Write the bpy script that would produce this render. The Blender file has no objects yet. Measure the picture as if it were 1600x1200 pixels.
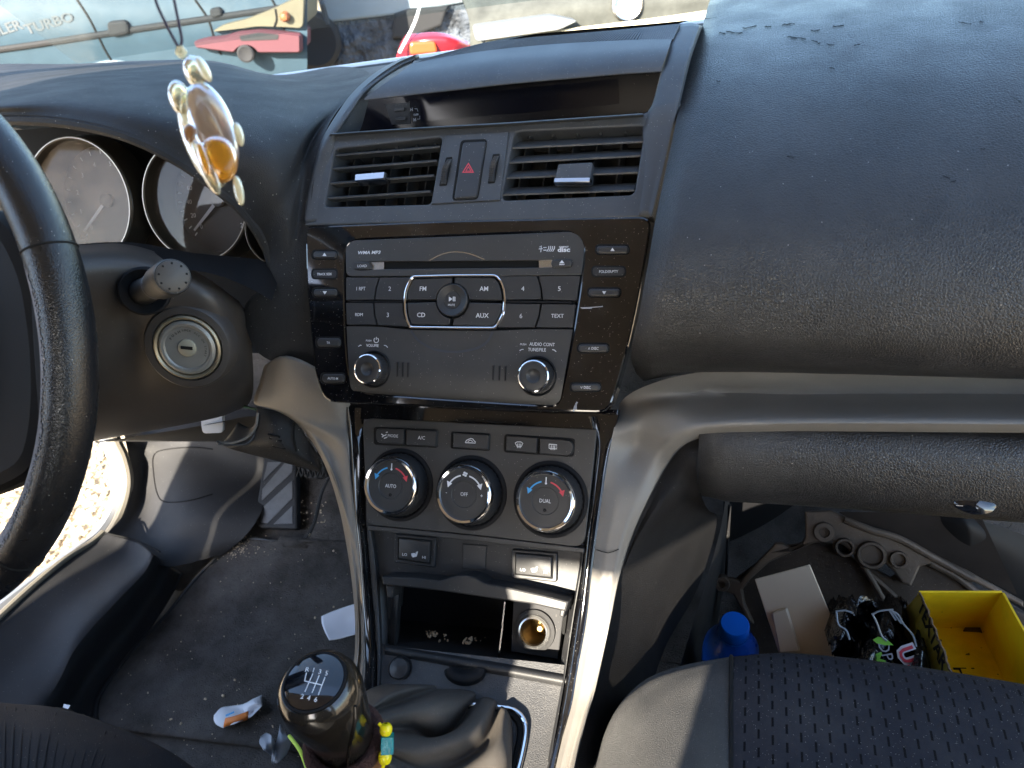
import bpy, bmesh, math, random
import numpy as np
from mathutils import Vector as Vec
from mathutils.geometry import tessellate_polygon
random.seed(7); rng = np.random.default_rng(7)
S = bpy.context.scene
col = S.collection
# ------------------------------------------------------------------ camera
FPX = 1150.0
_rx = np.array([3700, 143, -1150.]); _rx /= np.linalg.norm(_rx)
_dn = np.array([285, 1748, 1150.]); _dn -= _rx * _dn.dot(_rx); _dn /= np.linalg.norm(_dn)
_fw = np.cross(_rx, _dn)
CAM = np.array([.222, -.424, .408])
M = np.array([_rx, _fw, -_dn])            # rows: world x,y,z in camera axes (x right, y down, z forward)
cam = bpy.data.objects.new('camera', bpy.data.cameras.new('camera')); col.objects.link(cam)
from mathutils import Matrix
_m = Matrix(((M[0][0], -M[0][1], -M[0][2]), (M[1][0], -M[1][1], -M[1][2]), (M[2][0], -M[2][1], -M[2][2])))
cam.matrix_world = Matrix.Translation(CAM.tolist()) @ _m.to_4x4()
cam.data.sensor_width = 36; cam.data.lens = 36 * FPX / 1600
cam.data.clip_start = .02; cam.data.clip_end = 2000
cam.data.dof.use_dof = True; cam.data.dof.focus_distance = .64; cam.data.dof.aperture_fstop = 12
S.camera = cam
# ------------------------------------------------------------------ sky, sun, exposure
SUN = np.array([-.13, -.885, .445]); SUN /= np.linalg.norm(SUN)      # direction towards the sun
w = bpy.data.worlds.new("World"); S.world = w; w.use_nodes = True
nt = w.node_tree; bg = nt.nodes['Background']
sky = nt.nodes.new('ShaderNodeTexSky'); sky.sky_type = 'NISHITA'; sky.sun_disc = False
sky.sun_elevation = math.asin(SUN[2]); sky.sun_rotation = math.atan2(SUN[0], SUN[1])
nt.links.new(sky.outputs[0], bg.inputs[0]); bg.inputs[1].default_value = .14
sl = bpy.data.lights.new('sun', 'SUN'); sl.energy = 4.3; sl.angle = math.radians(.5); sl.color = (1, .90, .74)
so = bpy.data.objects.new('sun', sl); col.objects.link(so)
so.rotation_euler = Vec(SUN.tolist()).to_track_quat('Z', 'Y').to_euler(); so.location = (0, 0, 5)
S.view_settings.view_transform = 'Standard'; S.view_settings.look = 'None'; S.view_settings.exposure = 2.75
S.cycles.max_bounces = 8; S.cycles.diffuse_bounces = 4; S.cycles.glossy_bounces = 4; S.cycles.transmission_bounces = 8
S.cycles.transparent_max_bounces = 12; S.cycles.caustics_reflective = False; S.cycles.caustics_refractive = False
S.cycles.sample_clamp_indirect = 4

# ------------------------------------------------------------------ materials
MATS = {}
def mat(name, base, rough=.5, metal=0., bump=None, dust=0., spec=.5, coat=0., trans=0., var=0., ior=1.45, scratch=0., dustscale=900, dustcol=(.45,.42,.38)):
    """bump: list of (kind, scale, strength, distance)"""
    m = bpy.data.materials.new(name); m.use_nodes = True; t = m.node_tree; N = t.nodes; L = t.links
    b = N['Principled BSDF']; b.inputs['Base Color'].default_value = (*base, 1)
    b.inputs['Roughness'].default_value = rough; b.inputs['Metallic'].default_value = metal
    b.inputs['Specular IOR Level'].default_value = spec; b.inputs['Coat Weight'].default_value = coat; b.inputs['Coat Roughness'].default_value = .03
    b.inputs['Transmission Weight'].default_value = trans; b.inputs['IOR'].default_value = ior
    geo = N.new('ShaderNodeNewGeometry')
    def noise(scale, detail=3, rough_=.5):
        n = N.new('ShaderNodeTexNoise'); n.inputs['Scale'].default_value = scale; n.inputs['Detail'].default_value = detail
        n.inputs['Roughness'].default_value = rough_; L.new(geo.outputs['Position'], n.inputs['Vector']); return n
    def ramp(src, lo, hi, c0=0., c1=1.):
        r = N.new('ShaderNodeMapRange'); r.inputs[1].default_value = lo; r.inputs[2].default_value = hi
        r.inputs[3].default_value = c0; r.inputs[4].default_value = c1; L.new(src, r.inputs[0]); return r.outputs[0]
    colr = None
    if var:
        n = noise(14, 5, .65); f = ramp(n.outputs[0], .3, .7, 1 - var, 1 + var)
        mx = N.new('ShaderNodeMix'); mx.data_type = 'RGBA'; mx.blend_type = 'MULTIPLY'; mx.inputs[0].default_value = 1
        mx.inputs[6].default_value = (*base, 1); cmb = N.new('ShaderNodeCombineColor')
        for i in range(3): L.new(f, cmb.inputs[i])
        L.new(cmb.outputs[0], mx.inputs[7]); colr = mx.outputs[2]
        rr = ramp(noise(23, 4).outputs[0], .3, .7, rough * (1 - var * .5), min(1, rough * (1 + var * .5)))
        L.new(rr, b.inputs['Roughness'])
    if dust:
        v = N.new('ShaderNodeTexVoronoi'); v.inputs['Scale'].default_value = dustscale; L.new(geo.outputs['Position'], v.inputs['Vector'])
        d = ramp(v.outputs['Distance'], .10, .22, 1, 0)
        # only some cells carry a speck
        sc = N.new('ShaderNodeSeparateColor'); L.new(v.outputs['Color'], sc.inputs[0])
        sel = ramp(sc.outputs[0], 1 - dust * .35 - .0001, 1 - dust * .35 + .01, 0, 1)
        mu = N.new('ShaderNodeMath'); mu.operation = 'MULTIPLY'; L.new(d, mu.inputs[0]); L.new(sel, mu.inputs[1])
        n2 = noise(9, 6, .7); cl = ramp(n2.outputs[0], .45, .8, 0, dust * .22)
        ad = N.new('ShaderNodeMath'); ad.operation = 'ADD'; ad.use_clamp = True; L.new(mu.outputs[0], ad.inputs[0]); L.new(cl, ad.inputs[1])
        mx = N.new('ShaderNodeMix'); mx.data_type = 'RGBA'; mx.inputs[6].default_value = (*base, 1)
        if colr: L.new(colr, mx.inputs[6])
        mx.inputs[7].default_value = (*dustcol, 1); L.new(ad.outputs[0], mx.inputs[0]); colr = mx.outputs[2]
    if colr: L.new(colr, b.inputs['Base Color'])
    prev = None
    for kind, scale, strength, dist in (bump or []):
        if kind == 'noise': h = noise(scale, 4).outputs[0]
        elif kind == 'leather':
            v = N.new('ShaderNodeTexVoronoi'); v.feature = 'DISTANCE_TO_EDGE'; v.inputs['Scale'].default_value = scale
            n = noise(scale * .6, 2); va = N.new('ShaderNodeMix'); va.data_type = 'VECTOR'; va.inputs[0].default_value = .0018
            L.new(geo.outputs['Position'], va.inputs[4]); L.new(n.outputs['Color'], va.inputs[5])
            L.new(va.outputs[1], v.inputs['Vector']); h = ramp(v.outputs['Distance'], 0, .25)
        elif kind == 'weave':
            wv = N.new('ShaderNodeTexBrick'); L.new(geo.outputs['Position'], wv.inputs['Vector']); wv.inputs['Scale'].default_value = scale
            h = wv.outputs['Fac']
        bp = N.new('ShaderNodeBump'); bp.inputs['Strength'].default_value = strength; bp.inputs['Distance'].default_value = dist
        L.new(h, bp.inputs['Height'])
        if prev: L.new(prev, bp.inputs['Normal'])
        prev = bp.outputs[0]
    if prev: L.new(prev, b.inputs['Normal'])
    MATS[name] = m; return m
fine = [('noise', 1800, .25, .0004)]
FAS = mat('fascia_plastic', (.050, .053, .058), .46, bump=fine, dust=.30, var=.12)
FACE = mat('radio_face_plastic', (.040, .039, .038), .40, bump=fine, dust=.16, var=.08)
BTN = mat('button_plastic', (.030, .030, .031), .38, bump=fine, dust=.10)
PAD = mat('dash_leather_vinyl', (.024, .0235, .0235), .37, bump=[('leather', 520, .45, .0006), ('noise', 60, .15, .002)], dust=.05, var=.42, spec=.6, dustscale=500)
PAD2 = mat('dash_grained_plastic', (.028, .028, .029), .58, spec=.22, bump=[('leather', 620, .4, .0005)], dust=.2, var=.2, dustscale=500)
PIANO = mat('piano_black', (.004, .004, .005), .06, dust=.28, spec=.7, coat=.6, bump=[('noise', 25, .03, .002)])
SILV = mat('silver_satin_trim', (.20, .185, .165), .50, metal=.18, bump=fine, dust=.15, var=.08)
CHR = mat('chrome', (.82, .82, .84), .07, metal=1)
CHRS = mat('satin_metal', (.55, .54, .52), .25, metal=1)
BOLP = mat('console_side_plastic', (.014, .0135, .014), .6, spec=.15, bump=[('leather', 620, .4, .0005)], dust=.06, var=.2)
BLK = mat('matte_black', (.010, .010, .011), .65, spec=.2)
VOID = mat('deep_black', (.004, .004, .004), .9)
DARKP = mat('dark_plastic', (.018, .018, .019), .5, bump=fine, dust=.15, var=.2)
SMOKE = mat('smoked_screen', (.006, .006, .010), .16, spec=.5, dust=.05)
SCREEN = mat('screen_glass', (.003, .004, .010), .12)
WHT = mat('white_print', (.62, .63, .65), .6)
GRYP = mat('grey_print', (.30, .30, .32), .6)
REDP = mat('red_print', (.55, .05, .07), .5)
BLUP = mat('blue_print', (.05, .30, .60), .5)
KNOB = mat('knob_rubber', (.026, .026, .027), .42, bump=fine, dust=.08)
WHEEL = mat('wheel_leather', (.009, .009, .010), .26, spec=.65, bump=[('leather', 700, .25, .0004)], dust=.10, var=.3)
WORN = mat('worn_wheel_leather', (.20, .20, .22), .6, bump=[('leather', 500, .8, .0008), ('noise', 240, .5, .001)], var=.7, dust=.4)
SHR = mat('shroud_plastic', (.060, .052, .046), .42, bump=fine, dust=.06, var=.1)
BRONZ = mat('bronze_ring', (.34, .29, .20), .42, metal=.6)
LOCKM = mat('lock_metal', (.34, .33, .30), .42, metal=.5, bump=[('noise', 200, .1, .0008)])
DIAL = mat('gauge_face', (.035, .03, .028), .6)
CARP = mat('carpet', (.105, .096, .090), .95, bump=[('noise', 700, 1, .006), ('noise', 60, .6, .006)], dust=.6, dustscale=420, spec=.1, var=.5, dustcol=(.22,.17,.12))
KICK = mat('kick_plastic', (.034, .034, .036), .65, spec=.25, bump=fine, var=.1, dust=.08)
RUB = mat('rubber', (.02, .02, .02), .6)
GAIT = mat('gaiter_leather', (.080, .070, .060), .72, spec=.3, bump=[('leather', 900, .5, .0005), ('noise', 60, .2, .002)], dust=.35, dustscale=1500, var=.2)
BOLST = mat('seat_bolster_cloth', (.046, .045, .044), .85, bump=[('noise', 1600, .9, .0012)], dust=.35, dustscale=1400, spec=.2, var=.15)
ORNG = mat('orange_card', (.75, .22, .04), .5)
PAPER = mat('white_paper', (.70, .70, .72), .6, bump=[('noise', 50, .4, .002)])
YEL = mat('yellow_card', (.95, .62, .01), .55, var=.22, bump=[('noise', 80, .2, .002)], dust=.1, dustcol=(.10,.07,.02), dustscale=200)
CARDB = mat('brown_card', (.14, .09, .05), .8)
OLIVE = mat('dark_yellow_side', (.30, .23, .03), .6)
BEIGE = mat('beige_plastic', (.72, .58, .42), .5, var=.05)
BLUEB = mat('blue_bottle', (.005, .07, .42), .28, var=.15)
BAG = mat('black_bag_film', (.004, .004, .005), .14, spec=.8, bump=[('noise', 70, .8, .008)])
CAST = mat('cast_alloy', (.11, .083, .062), .55, metal=.45, bump=[('noise', 350, .4, .001)], var=.35, dust=.3)
GLK = mat('gear_knob_gloss', (.012, .010, .008), .16, spec=.6, coat=.4, var=.5, bump=[('noise', 40, .12, .003)], dust=.9, dustcol=(.16, .115, .06), dustscale=1500)
GCAP = mat('gear_cap_gloss', (.005, .006, .009), .05, spec=.6, coat=.8)
WIMP = mat('gear_print', (.8, .8, .82), .5)
SCRU = mat('hair_tie_cloth', (.050, .022, .018), .95, bump=[('noise', 700, 1, .002)])
SCRT = mat('tan_cloth', (.26, .12, .05), .9, bump=[('noise', 500, .8, .002)])
YBEAD = mat('yellow_bead', (.85, .72, .01), .22, spec=.6)
TBEAD = mat('teal_bead', (.01, .26, .30), .12, spec=.8, bump=[('noise', 400, .6, .002)])
LSTR = mat('lime_string', (.55, .75, .10), .6)
AMB = mat('amber_resin', (.98, .86, .55), .08, trans=.85, ior=1.4, spec=.6)
AMB2 = mat('orange_resin', (.95, .42, .04), .12, trans=.7, ior=1.4)
CREAM = mat('cream_resin', (.85, .78, .52), .2, trans=.45)
SMOKER = mat('smoky_resin', (.40, .30, .24), .15, trans=.6)
CORD = mat('cord', (.03, .022, .045), .7)
GRND = mat('pale_gravel', (.48, .37, .24), .9, bump=[('noise', 60, .8, .02), ('noise', 14, .6, .03)], var=.55)
VAN = mat('van_paint', (.034, .060, .082), .5, spec=.2, var=.05, bump=[('noise', 2.2, .25, .08)])
VANT = mat('van_lettering', (.040, .052, .062), .5)
RUBB = mat('tyre_rubber', (.015, .016, .018), .8)
REDC = mat('red_car_paint', (.26, .012, .02), .25, coat=.5)
ORGL = mat('orange_lens', (.45, .07, .02), .2)
WHC = mat('white_truck_paint', (.24, .27, .30), .35)
DRK = mat('dark_undercarriage', (.05, .06, .075), .7, bump=[('noise', 12, 1, .1)], var=.7)
SILC = mat('silver_car_paint', (.075, .078, .070), .6, spec=.12, bump=[('noise', 4, .3, .04)], var=.3)
LTBL = mat('light_blue_enamel', (.25, .55, .80), .2)
CAB = mat('cabin_lining', (.38, .35, .31), .9)
DOORP = mat('door_panel_plastic', (.26, .23, .19), .5, var=.1)
DTRIM = mat('metal_body_paint', (.30, .31, .33), .25, coat=.5)

for _m, _w in ((BOLST, .10),): _m.node_tree.nodes['Principled BSDF'].inputs['Sheen Weight'].default_value = _w
def slot_fabric():
    """dark blue seat cloth with short woven slots in staggered columns"""
    m = mat('seat_cloth_slotted', (.020, .021, .028), .85, spec=.2, dust=.30, dustscale=1100, bump=[('noise', 1500, .8, .001)])
    t = m.node_tree; N = t.nodes; L = t.links; b = N['Principled BSDF']
    geo = N.new('ShaderNodeNewGeometry')
    sx_ = N.new('ShaderNodeSeparateXYZ'); L.new(geo.outputs['Position'], sx_.inputs[0])
    def mth(op, a_, b_=None):
        q = N.new('ShaderNodeMath'); q.operation = op
        for i, z in enumerate((a_, b_)):
            if z is None: continue
            if isinstance(z, (int, float)): q.inputs[i].default_value = z
            else: L.new(z, q.inputs[i])
        return q.outputs[0]
    u_ = mth('DIVIDE', sx_.outputs[0], .0088); cf = mth('FLOOR', u_); fu = mth('FRACT', u_)
    off = mth('FRACT', mth('MULTIPLY', cf, .382)); v_ = mth('ADD', mth('DIVIDE', mth('SUBTRACT', sx_.outputs[1], sx_.outputs[2]), .0125), off); fv = mth('FRACT', v_)
    d1 = mth('LESS_THAN', mth('ABSOLUTE', mth('SUBTRACT', fu, .5)), .085); d2 = mth('LESS_THAN', fv, .52)
    class mu: outputs = [mth('MULTIPLY', d1, d2)]
    bp = N.new('ShaderNodeBump'); bp.invert = True; bp.inputs['Strength'].default_value = .8; bp.inputs['Distance'].default_value = .0012
    L.new(mu.outputs[0], bp.inputs['Height']); old = b.inputs['Normal'].links[0].from_socket; L.new(old, bp.inputs['Normal']); L.new(bp.outputs[0], b.inputs['Normal'])
    src = b.inputs['Base Color'].links[0].from_socket
    mx = N.new('ShaderNodeMix'); mx.data_type = 'RGBA'; L.new(mu.outputs[0], mx.inputs[0]); L.new(src, mx.inputs[6]); mx.inputs[7].default_value = (.003, .003, .005, 1)
    L.new(mx.outputs[2], b.inputs['Base Color']); return m
SLOT = slot_fabric()
def glass_mat(name, dustfac, tint=(1, 1, 1), gl=.06, dustc=(.55, .56, .55)):
    m = bpy.data.materials.new(name); m.use_nodes = True; t = m.node_tree; N = t.nodes; L = t.links
    N.remove(N['Principled BSDF']); out = N['Material Output']
    tr = N.new('ShaderNodeBsdfTransparent'); tr.inputs[0].default_value = (*tint, 1)
    df = N.new('ShaderNodeBsdfDiffuse'); df.inputs[0].default_value = (*dustc, 1)
    gs = N.new('ShaderNodeBsdfGlossy'); gs.inputs['Roughness'].default_value = .03
    m1 = N.new('ShaderNodeMixShader'); m2 = N.new('ShaderNodeMixShader')
    L.new(tr.outputs[0], m1.inputs[1]); L.new(df.outputs[0], m1.inputs[2])
    n = N.new('ShaderNodeTexNoise'); n.inputs['Scale'].default_value = 30; n.inputs['Detail'].default_value = 6
    geo = N.new('ShaderNodeNewGeometry'); L.new(geo.outputs['Position'], n.inputs['Vector'])
    r = N.new('ShaderNodeMapRange'); r.inputs[1].default_value = .3; r.inputs[2].default_value = .75; r.inputs[3].default_value = dustfac * .6; r.inputs[4].default_value = dustfac * 1.5
    L.new(n.outputs[0], r.inputs[0]); L.new(r.outputs[0], m1.inputs[0])
    m2.inputs[0].default_value = gl; L.new(m1.outputs[0], m2.inputs[1]); L.new(gs.outputs[0], m2.inputs[2]); L.new(m2.outputs[0], out.inputs[0])
    return m
WGLASS = glass_mat('dusty_windscreen_glass', .13, tint=(.78, .86, .88))
LENS = glass_mat('dusty_gauge_lens', .12, gl=.03, dustc=(.38, .31, .25))
LENSD = glass_mat('thickly_dusty_gauge_lens', .40, gl=.02, dustc=(.36, .29, .22))

# ------------------------------------------------------------------ pixel rays (only used to measure points on real planes)
def ray(px, py):
    v = np.array([px - 800, py - 600, FPX]); return M @ v
def hitp(px, py, p0, n):
    r = ray(px, py); n = np.asarray(n, float); t = ((np.asarray(p0) - CAM) @ n) / (r @ n); return CAM + t * r
def atx(px, py, x): return hitp(px, py, (x, 0, 0), (1, 0, 0))
def aty(px, py, y): return hitp(px, py, (0, y, 0), (0, 1, 0))
def atz(px, py, z): return hitp(px, py, (0, 0, z), (0, 0, 1))
def dep(px, py, d): return CAM + ray(px, py) / FPX * d
def nrm(v): v = np.asarray(v, float); return v / np.linalg.norm(v)
class Frame:
    def __init__(s, C, N, U=(1, 0, 0)):
        s.C = np.asarray(C, float); s.N = nrm(N); U = np.asarray(U, float); U = U - s.N * (U @ s.N); s.U = nrm(U); s.V = np.cross(s.N, s.U)
    def P(s, u, v, h=0): return s.C + s.U * u + s.V * v + s.N * h
    def uv(s, px, py, h=0):
        q = hitp(px, py, s.C + s.N * h, s.N) - s.C; return (q @ s.U, q @ s.V)
    def px(s, pts, h=0): return [s.uv(a, b, h) for a, b in pts]
    def rad(s, px, py, r, h=0):
        a = np.array(s.uv(px - r, py, h)); b = np.array(s.uv(px + r, py, h)); return np.linalg.norm(a - b) / 2
def lean(p0, deg): a = math.radians(deg); return Frame(p0, (0, -math.cos(a), math.sin(a)))
class Prof:
    """surface extruded along x from a (y,z) profile; hit() measures a pixel on it"""
    def __init__(s, pts, n=40):
        s.p = np.array(crv(pts, n))
    def hit(s, px, py, h=0):
        r = ray(px, py); best = None; p = s.p
        if h:
            t = np.gradient(p, axis=0); t /= np.linalg.norm(t, axis=1)[:, None]; nn = np.stack([-t[:, 1], t[:, 0]], 1)
            if nn[:, 1].sum() < 0: nn = -nn
            p = p + nn * h
        for i in range(len(p) - 1):
            a, b = p[i], p[i + 1]; d = b - a; n = np.array([0, -d[1], d[0]]); den = r @ n
            if abs(den) < 1e-12: continue
            t = ((np.array([0, a[0], a[1]]) - CAM) @ n) / den
            if t <= 0: continue
            q = CAM + t * r; k = ((q[1] - a[0]) * d[0] + (q[2] - a[1]) * d[1]) / (d @ d)
            lo = -9 if i == 0 else -.001; hi = 9 if i == len(p) - 2 else 1.001
            if lo <= k <= hi and (best is None or t < best[0]): best = (t, q)
        if best is None:
            d2 = np.array([r[1], r[2]]); d2 = d2 / (d2 @ d2); w_ = p - CAM[1:]; t = np.maximum(w_ @ d2, 0)
            k = np.argmin(np.linalg.norm(w_ - t[:, None] * r[1:], axis=1)); return CAM + r * t[k]
        return best[1]

def crv(pts, n, closed=False):
    P = np.array(pts, float); m = len(P); out = []
    segs = m if closed else m - 1
    per = max(1, round(n / segs))
    for i in range(segs):
        g = (lambda k: P[k % m]) if closed else (lambda k: P[min(max(k, 0), m - 1)])
        p0, p1, p2, p3 = g(i - 1), g(i), g(i + 1), g(i + 2)
        if not closed and i == 0: p0 = 2 * p1 - p2
        if not closed and i == segs - 1: p3 = 2 * p2 - p1
        for j in range(per):
            t = j / per
            out.append(.5 * ((2 * p1) + (-p0 + p2) * t + (2 * p0 - 5 * p1 + 4 * p2 - p3) * t * t + (-p0 + 3 * p1 - 3 * p2 + p3) * t ** 3))
    if not closed: out.append(P[-1])
    return np.array(out)

# ------------------------------------------------------------------ objects
def obj(name, vf, material, parent, label=None, smooth=True, angle=35, kind=None, solid=0, sub=0):
    v, f = vf
    if isinstance(vf, PR): angle = 14
    me = bpy.data.meshes.new(name); me.from_pydata([tuple(map(float, a)) for a in v], [], [tuple(map(int, a)) for a in f]); me.validate(); me.update()
    if smooth:
        me.polygons.foreach_set('use_smooth', [True] * len(me.polygons)); me.set_sharp_from_angle(angle=math.radians(angle))
    me.materials.append(material)
    o = bpy.data.objects.new(name, me); col.objects.link(o)
    if parent: o.parent = parent
    if label: o['label'] = label
    if kind: o['kind'] = kind
    if solid:
        A_ = np.array(v, float); fs = np.array([[q[0], q[1], q[2]] for q in f]); c_ = A_[fs].mean(1)
        n_ = np.cross(A_[fs[:, 1]] - A_[fs[:, 0]], A_[fs[:, 2]] - A_[fs[:, 0]]); away = ((CAM - c_) * n_).sum() > 0
        md = o.modifiers.new('Solid', 'SOLIDIFY'); md.thickness = abs(solid); md.offset = -1 if away else 1
    if sub:
        md = o.modifiers.new('Sub', 'SUBSURF'); md.levels = sub; md.render_levels = sub
    return o
class PR(tuple): pass
from mathutils.bvhtree import BVHTree
def onto(o, px, py, off=.0006):
    me = o.data; t = BVHTree.FromPolygons([v.co for v in me.vertices], [tuple(p.vertices) for p in me.polygons])
    r = ray(px, py); q, n, _, _ = t.ray_cast(Vec(CAM.tolist()), Vec((r / np.linalg.norm(r)).tolist()))
    return None if q is None else np.array(q) - r / np.linalg.norm(r) * off
ROOTS = []
def thing(name, label, cat, group=None):
    o = bpy.data.objects.new(name, None); col.objects.link(o); o['label'] = label; o['category'] = cat
    if group: o['group'] = group
    ROOTS.append(o); return o
def tag(o, label, cat, group=None):
    o['label'] = label; o['category'] = cat
    if group: o['group'] = group
    return o
def join(*vfs):
    V = []; Fc = []
    for v, f in vfs:
        k = len(V); V += list(v); Fc += [tuple(i + k for i in a) for a in f]
    return V, Fc

def ccw(p):
    a = sum(p[i][0] * p[(i + 1) % len(p)][1] - p[(i + 1) % len(p)][0] * p[i][1] for i in range(len(p)))
    return p if a > 0 else p[::-1]
def inset(p, d):
    q = _inset(p, d)
    for _ in range(14):
        ok = all(((p[(i + 1) % len(p)][0] - p[i][0]) * (q[(i + 1) % len(p)][0] - q[i][0]) + (p[(i + 1) % len(p)][1] - p[i][1]) * (q[(i + 1) % len(p)][1] - q[i][1])) >= -1e-14 for i in range(len(p)))
        if ok: break
        d *= .75; q = _inset(p, d)
    return q
def _inset(p, d):
    p = [np.array(a, float) for a in p]; n = len(p); out = []
    for i in range(n):
        a = p[i] - p[i - 1]; b = p[(i + 1) % n] - p[i]
        a /= (np.linalg.norm(a) + 1e-12); b /= (np.linalg.norm(b) + 1e-12)
        na = np.array([-a[1], a[0]]); nb = np.array([-b[1], b[0]]); m = na + nb; l = m @ m
        m = m * (2 / l if l > .5 else 1) if l > 1e-6 else na
        out.append(p[i] + m * d)
    return out
def rnd(p, r, seg=4):
    p = [np.array(a, float) for a in ccw([tuple(a) for a in p])]; n = len(p); out = []
    rs = r if isinstance(r, (list, tuple)) else [r] * n
    for i in range(n):
        a = p[i - 1] - p[i]; b = p[(i + 1) % n] - p[i]; la, lb = np.linalg.norm(a), np.linalg.norm(b)
        q = min(rs[i], la * .48, lb * .48)
        if q <= 0: out.append(p[i]); continue
        A = p[i] + a / la * q; B = p[i] + b / lb * q
        for k in range(seg + 1):
            t = k / seg; out.append((1 - t) ** 2 * A + 2 * t * (1 - t) * p[i] + t * t * B)
    return out
def prism(fr, uv, h0, h1, bev=0, back=False):
    p = ccw([tuple(a) for a in uv]); n = len(p)
    loops = [(p, h0), (p, h1 - bev)]
    if bev: loops += [(inset(p, bev * .3), h1 - bev * .3), (inset(p, bev), h1)]
    V = [fr.P(a[0], a[1], h) for lp, h in loops for a in lp]; Fc = []
    for k in range(len(loops) - 1):
        for i in range(n):
            j = (i + 1) % n; Fc.append((k * n + i, k * n + j, (k + 1) * n + j, (k + 1) * n + i))
    Fc.append(tuple((len(loops) - 1) * n + i for i in range(n)))
    if back: Fc.append(tuple(range(n))[::-1])
    return PR((V, Fc))
def plate(fr, outer, holes, h0, h1, bev=.0008, hdepth=None):
    """bevelled plate with bevelled holes whose walls go down to h0 (or hdepth)"""
    o = ccw([tuple(a) for a in outer]); n = len(o); V = []; Fc = []
    def ring(loops, n):
        k = len(V)
        for lp, h in loops: V.extend(fr.P(a[0], a[1], h) for a in lp)
        for q in range(len(loops) - 1):
            for i in range(n):
                j = (i + 1) % n; Fc.append((k + q * n + i, k + q * n + j, k + (q + 1) * n + j, k + (q + 1) * n + i))
        return list(range(k + (len(loops) - 1) * n, k + len(loops) * n))
    top = inset(o, bev); idx = ring([(o, h0), (o, h1 - bev), (inset(o, bev * .3), h1 - bev * .3), (top, h1)], n); polys = [[Vec((a[0], a[1], 0)) for a in top]]
    for hl in holes:
        q = ccw([tuple(a) for a in hl])[::-1]; m = len(q); tp = inset(q, bev)
        idx += ring([(q, hdepth if hdepth is not None else h0), (q, h1 - bev), (inset(q, bev * .3), h1 - bev * .3), (tp, h1)], m)
        polys.append([Vec((a[0], a[1], 0)) for a in tp])
    for t in tessellate_polygon(polys):
        a, b, c = [V[idx[i]] for i in t]
        t = t if np.cross(b - a, c - a) @ fr.N > 0 else t[::-1]
        Fc.append(tuple(idx[i] for i in t))
    return PR((V, Fc))
def lathe(fr, u, v, prof, seg=40, knurl=None, cap=True):
    V = []; Fc = []; 
    for k, (r, h) in enumerate(prof):
        for i in range(seg):
            a = 2 * math.pi * i / seg; rr = r
            if knurl and knurl[0] <= k <= knurl[1] and i % 2: rr = r * knurl[2]
            V.append(fr.P(u + rr * math.cos(a), v + rr * math.sin(a), h))
    for k in range(len(prof) - 1):
        for i in range(seg):
            j = (i + 1) % seg; Fc.append((k * seg + i, k * seg + j, (k + 1) * seg + j, (k + 1) * seg + i))
    if cap and prof[-1][0] > 1e-5: Fc.append(tuple((len(prof) - 1) * seg + i for i in range(seg)))
    return V, Fc
def net(rows, nu, nv, closed_u=False):
    """smooth grid through a net of 3D control points; rows[v][u]"""
    R = np.array([crv(r, nu, closed_u) for r in rows]); C = np.stack([crv(R[:, i], nv) for i in range(R.shape[1])], 1)
    a, b = C.shape[:2]; V = C.reshape(-1, 3); Fc = []
    for i in range(a - 1):
        for j in range(b if closed_u else b - 1):
            k = (j + 1) % b; Fc.append((i * b + j, i * b + k, (i + 1) * b + k, (i + 1) * b + j))
    return list(V), Fc
def tube(pts, r, seg=8, smooth=0, caps=True, closed=False):
    P = crv(pts, smooth, closed) if smooth else np.array(pts, float)
    n = len(P); rs = np.full(n, r) if np.isscalar(r) else np.interp(np.linspace(0, 1, n), np.linspace(0, 1, len(r)), r)
    T = np.gradient(P, axis=0); T /= np.linalg.norm(T, axis=1)[:, None] + 1e-12
    ref = np.array([0, 0, 1.]) if abs(T[0][2]) < .9 else np.array([1., 0, 0]); V = []; Fc = []
    x = np.cross(T[0], ref); x /= np.linalg.norm(x)
    for i in range(n):
        x = x - T[i] * (x @ T[i]); x /= np.linalg.norm(x); y = np.cross(T[i], x)
        for k in range(seg):
            a = 2 * math.pi * k / seg; V.append(P[i] + rs[i] * (math.cos(a) * x + math.sin(a) * y))
    for i in range(n if closed else n - 1):
        for k in range(seg):
            l = (k + 1) % seg; j = (i + 1) % n; Fc.append((i * seg + k, i * seg + l, j * seg + l, j * seg + k))
    if caps and not closed: Fc += [tuple(range(seg))[::-1], tuple((n - 1) * seg + k for k in range(seg))]
    return V, Fc
def ell(C, axes, radii, nu=24, nv=14):
    V = []; Fc = []; C = np.asarray(C, float)
    for i in range(nv + 1):
        t = math.pi * i / nv
        for j in range(nu):
            a = 2 * math.pi * j / nu
            V.append(C + axes[0] * radii[0] * math.sin(t) * math.cos(a) + axes[1] * radii[1] * math.sin(t) * math.sin(a) + axes[2] * radii[2] * math.cos(t))
    for i in range(nv):
        for j in range(nu):
            k = (j + 1) % nu; Fc.append((i * nu + j, (i + 1) * nu + j, (i + 1) * nu + k, i * nu + k))
    return V, Fc
def box(a, b):
    x0, y0, z0 = a; x1, y1, z1 = b
    V = [(x, y, z) for x in (x0, x1) for y in (y0, y1) for z in (z0, z1)]
    return V, [(0, 1, 3, 2), (4, 6, 7, 5), (0, 4, 5, 1), (2, 3, 7, 6), (0, 2, 6, 4), (1, 5, 7, 3)]
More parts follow.
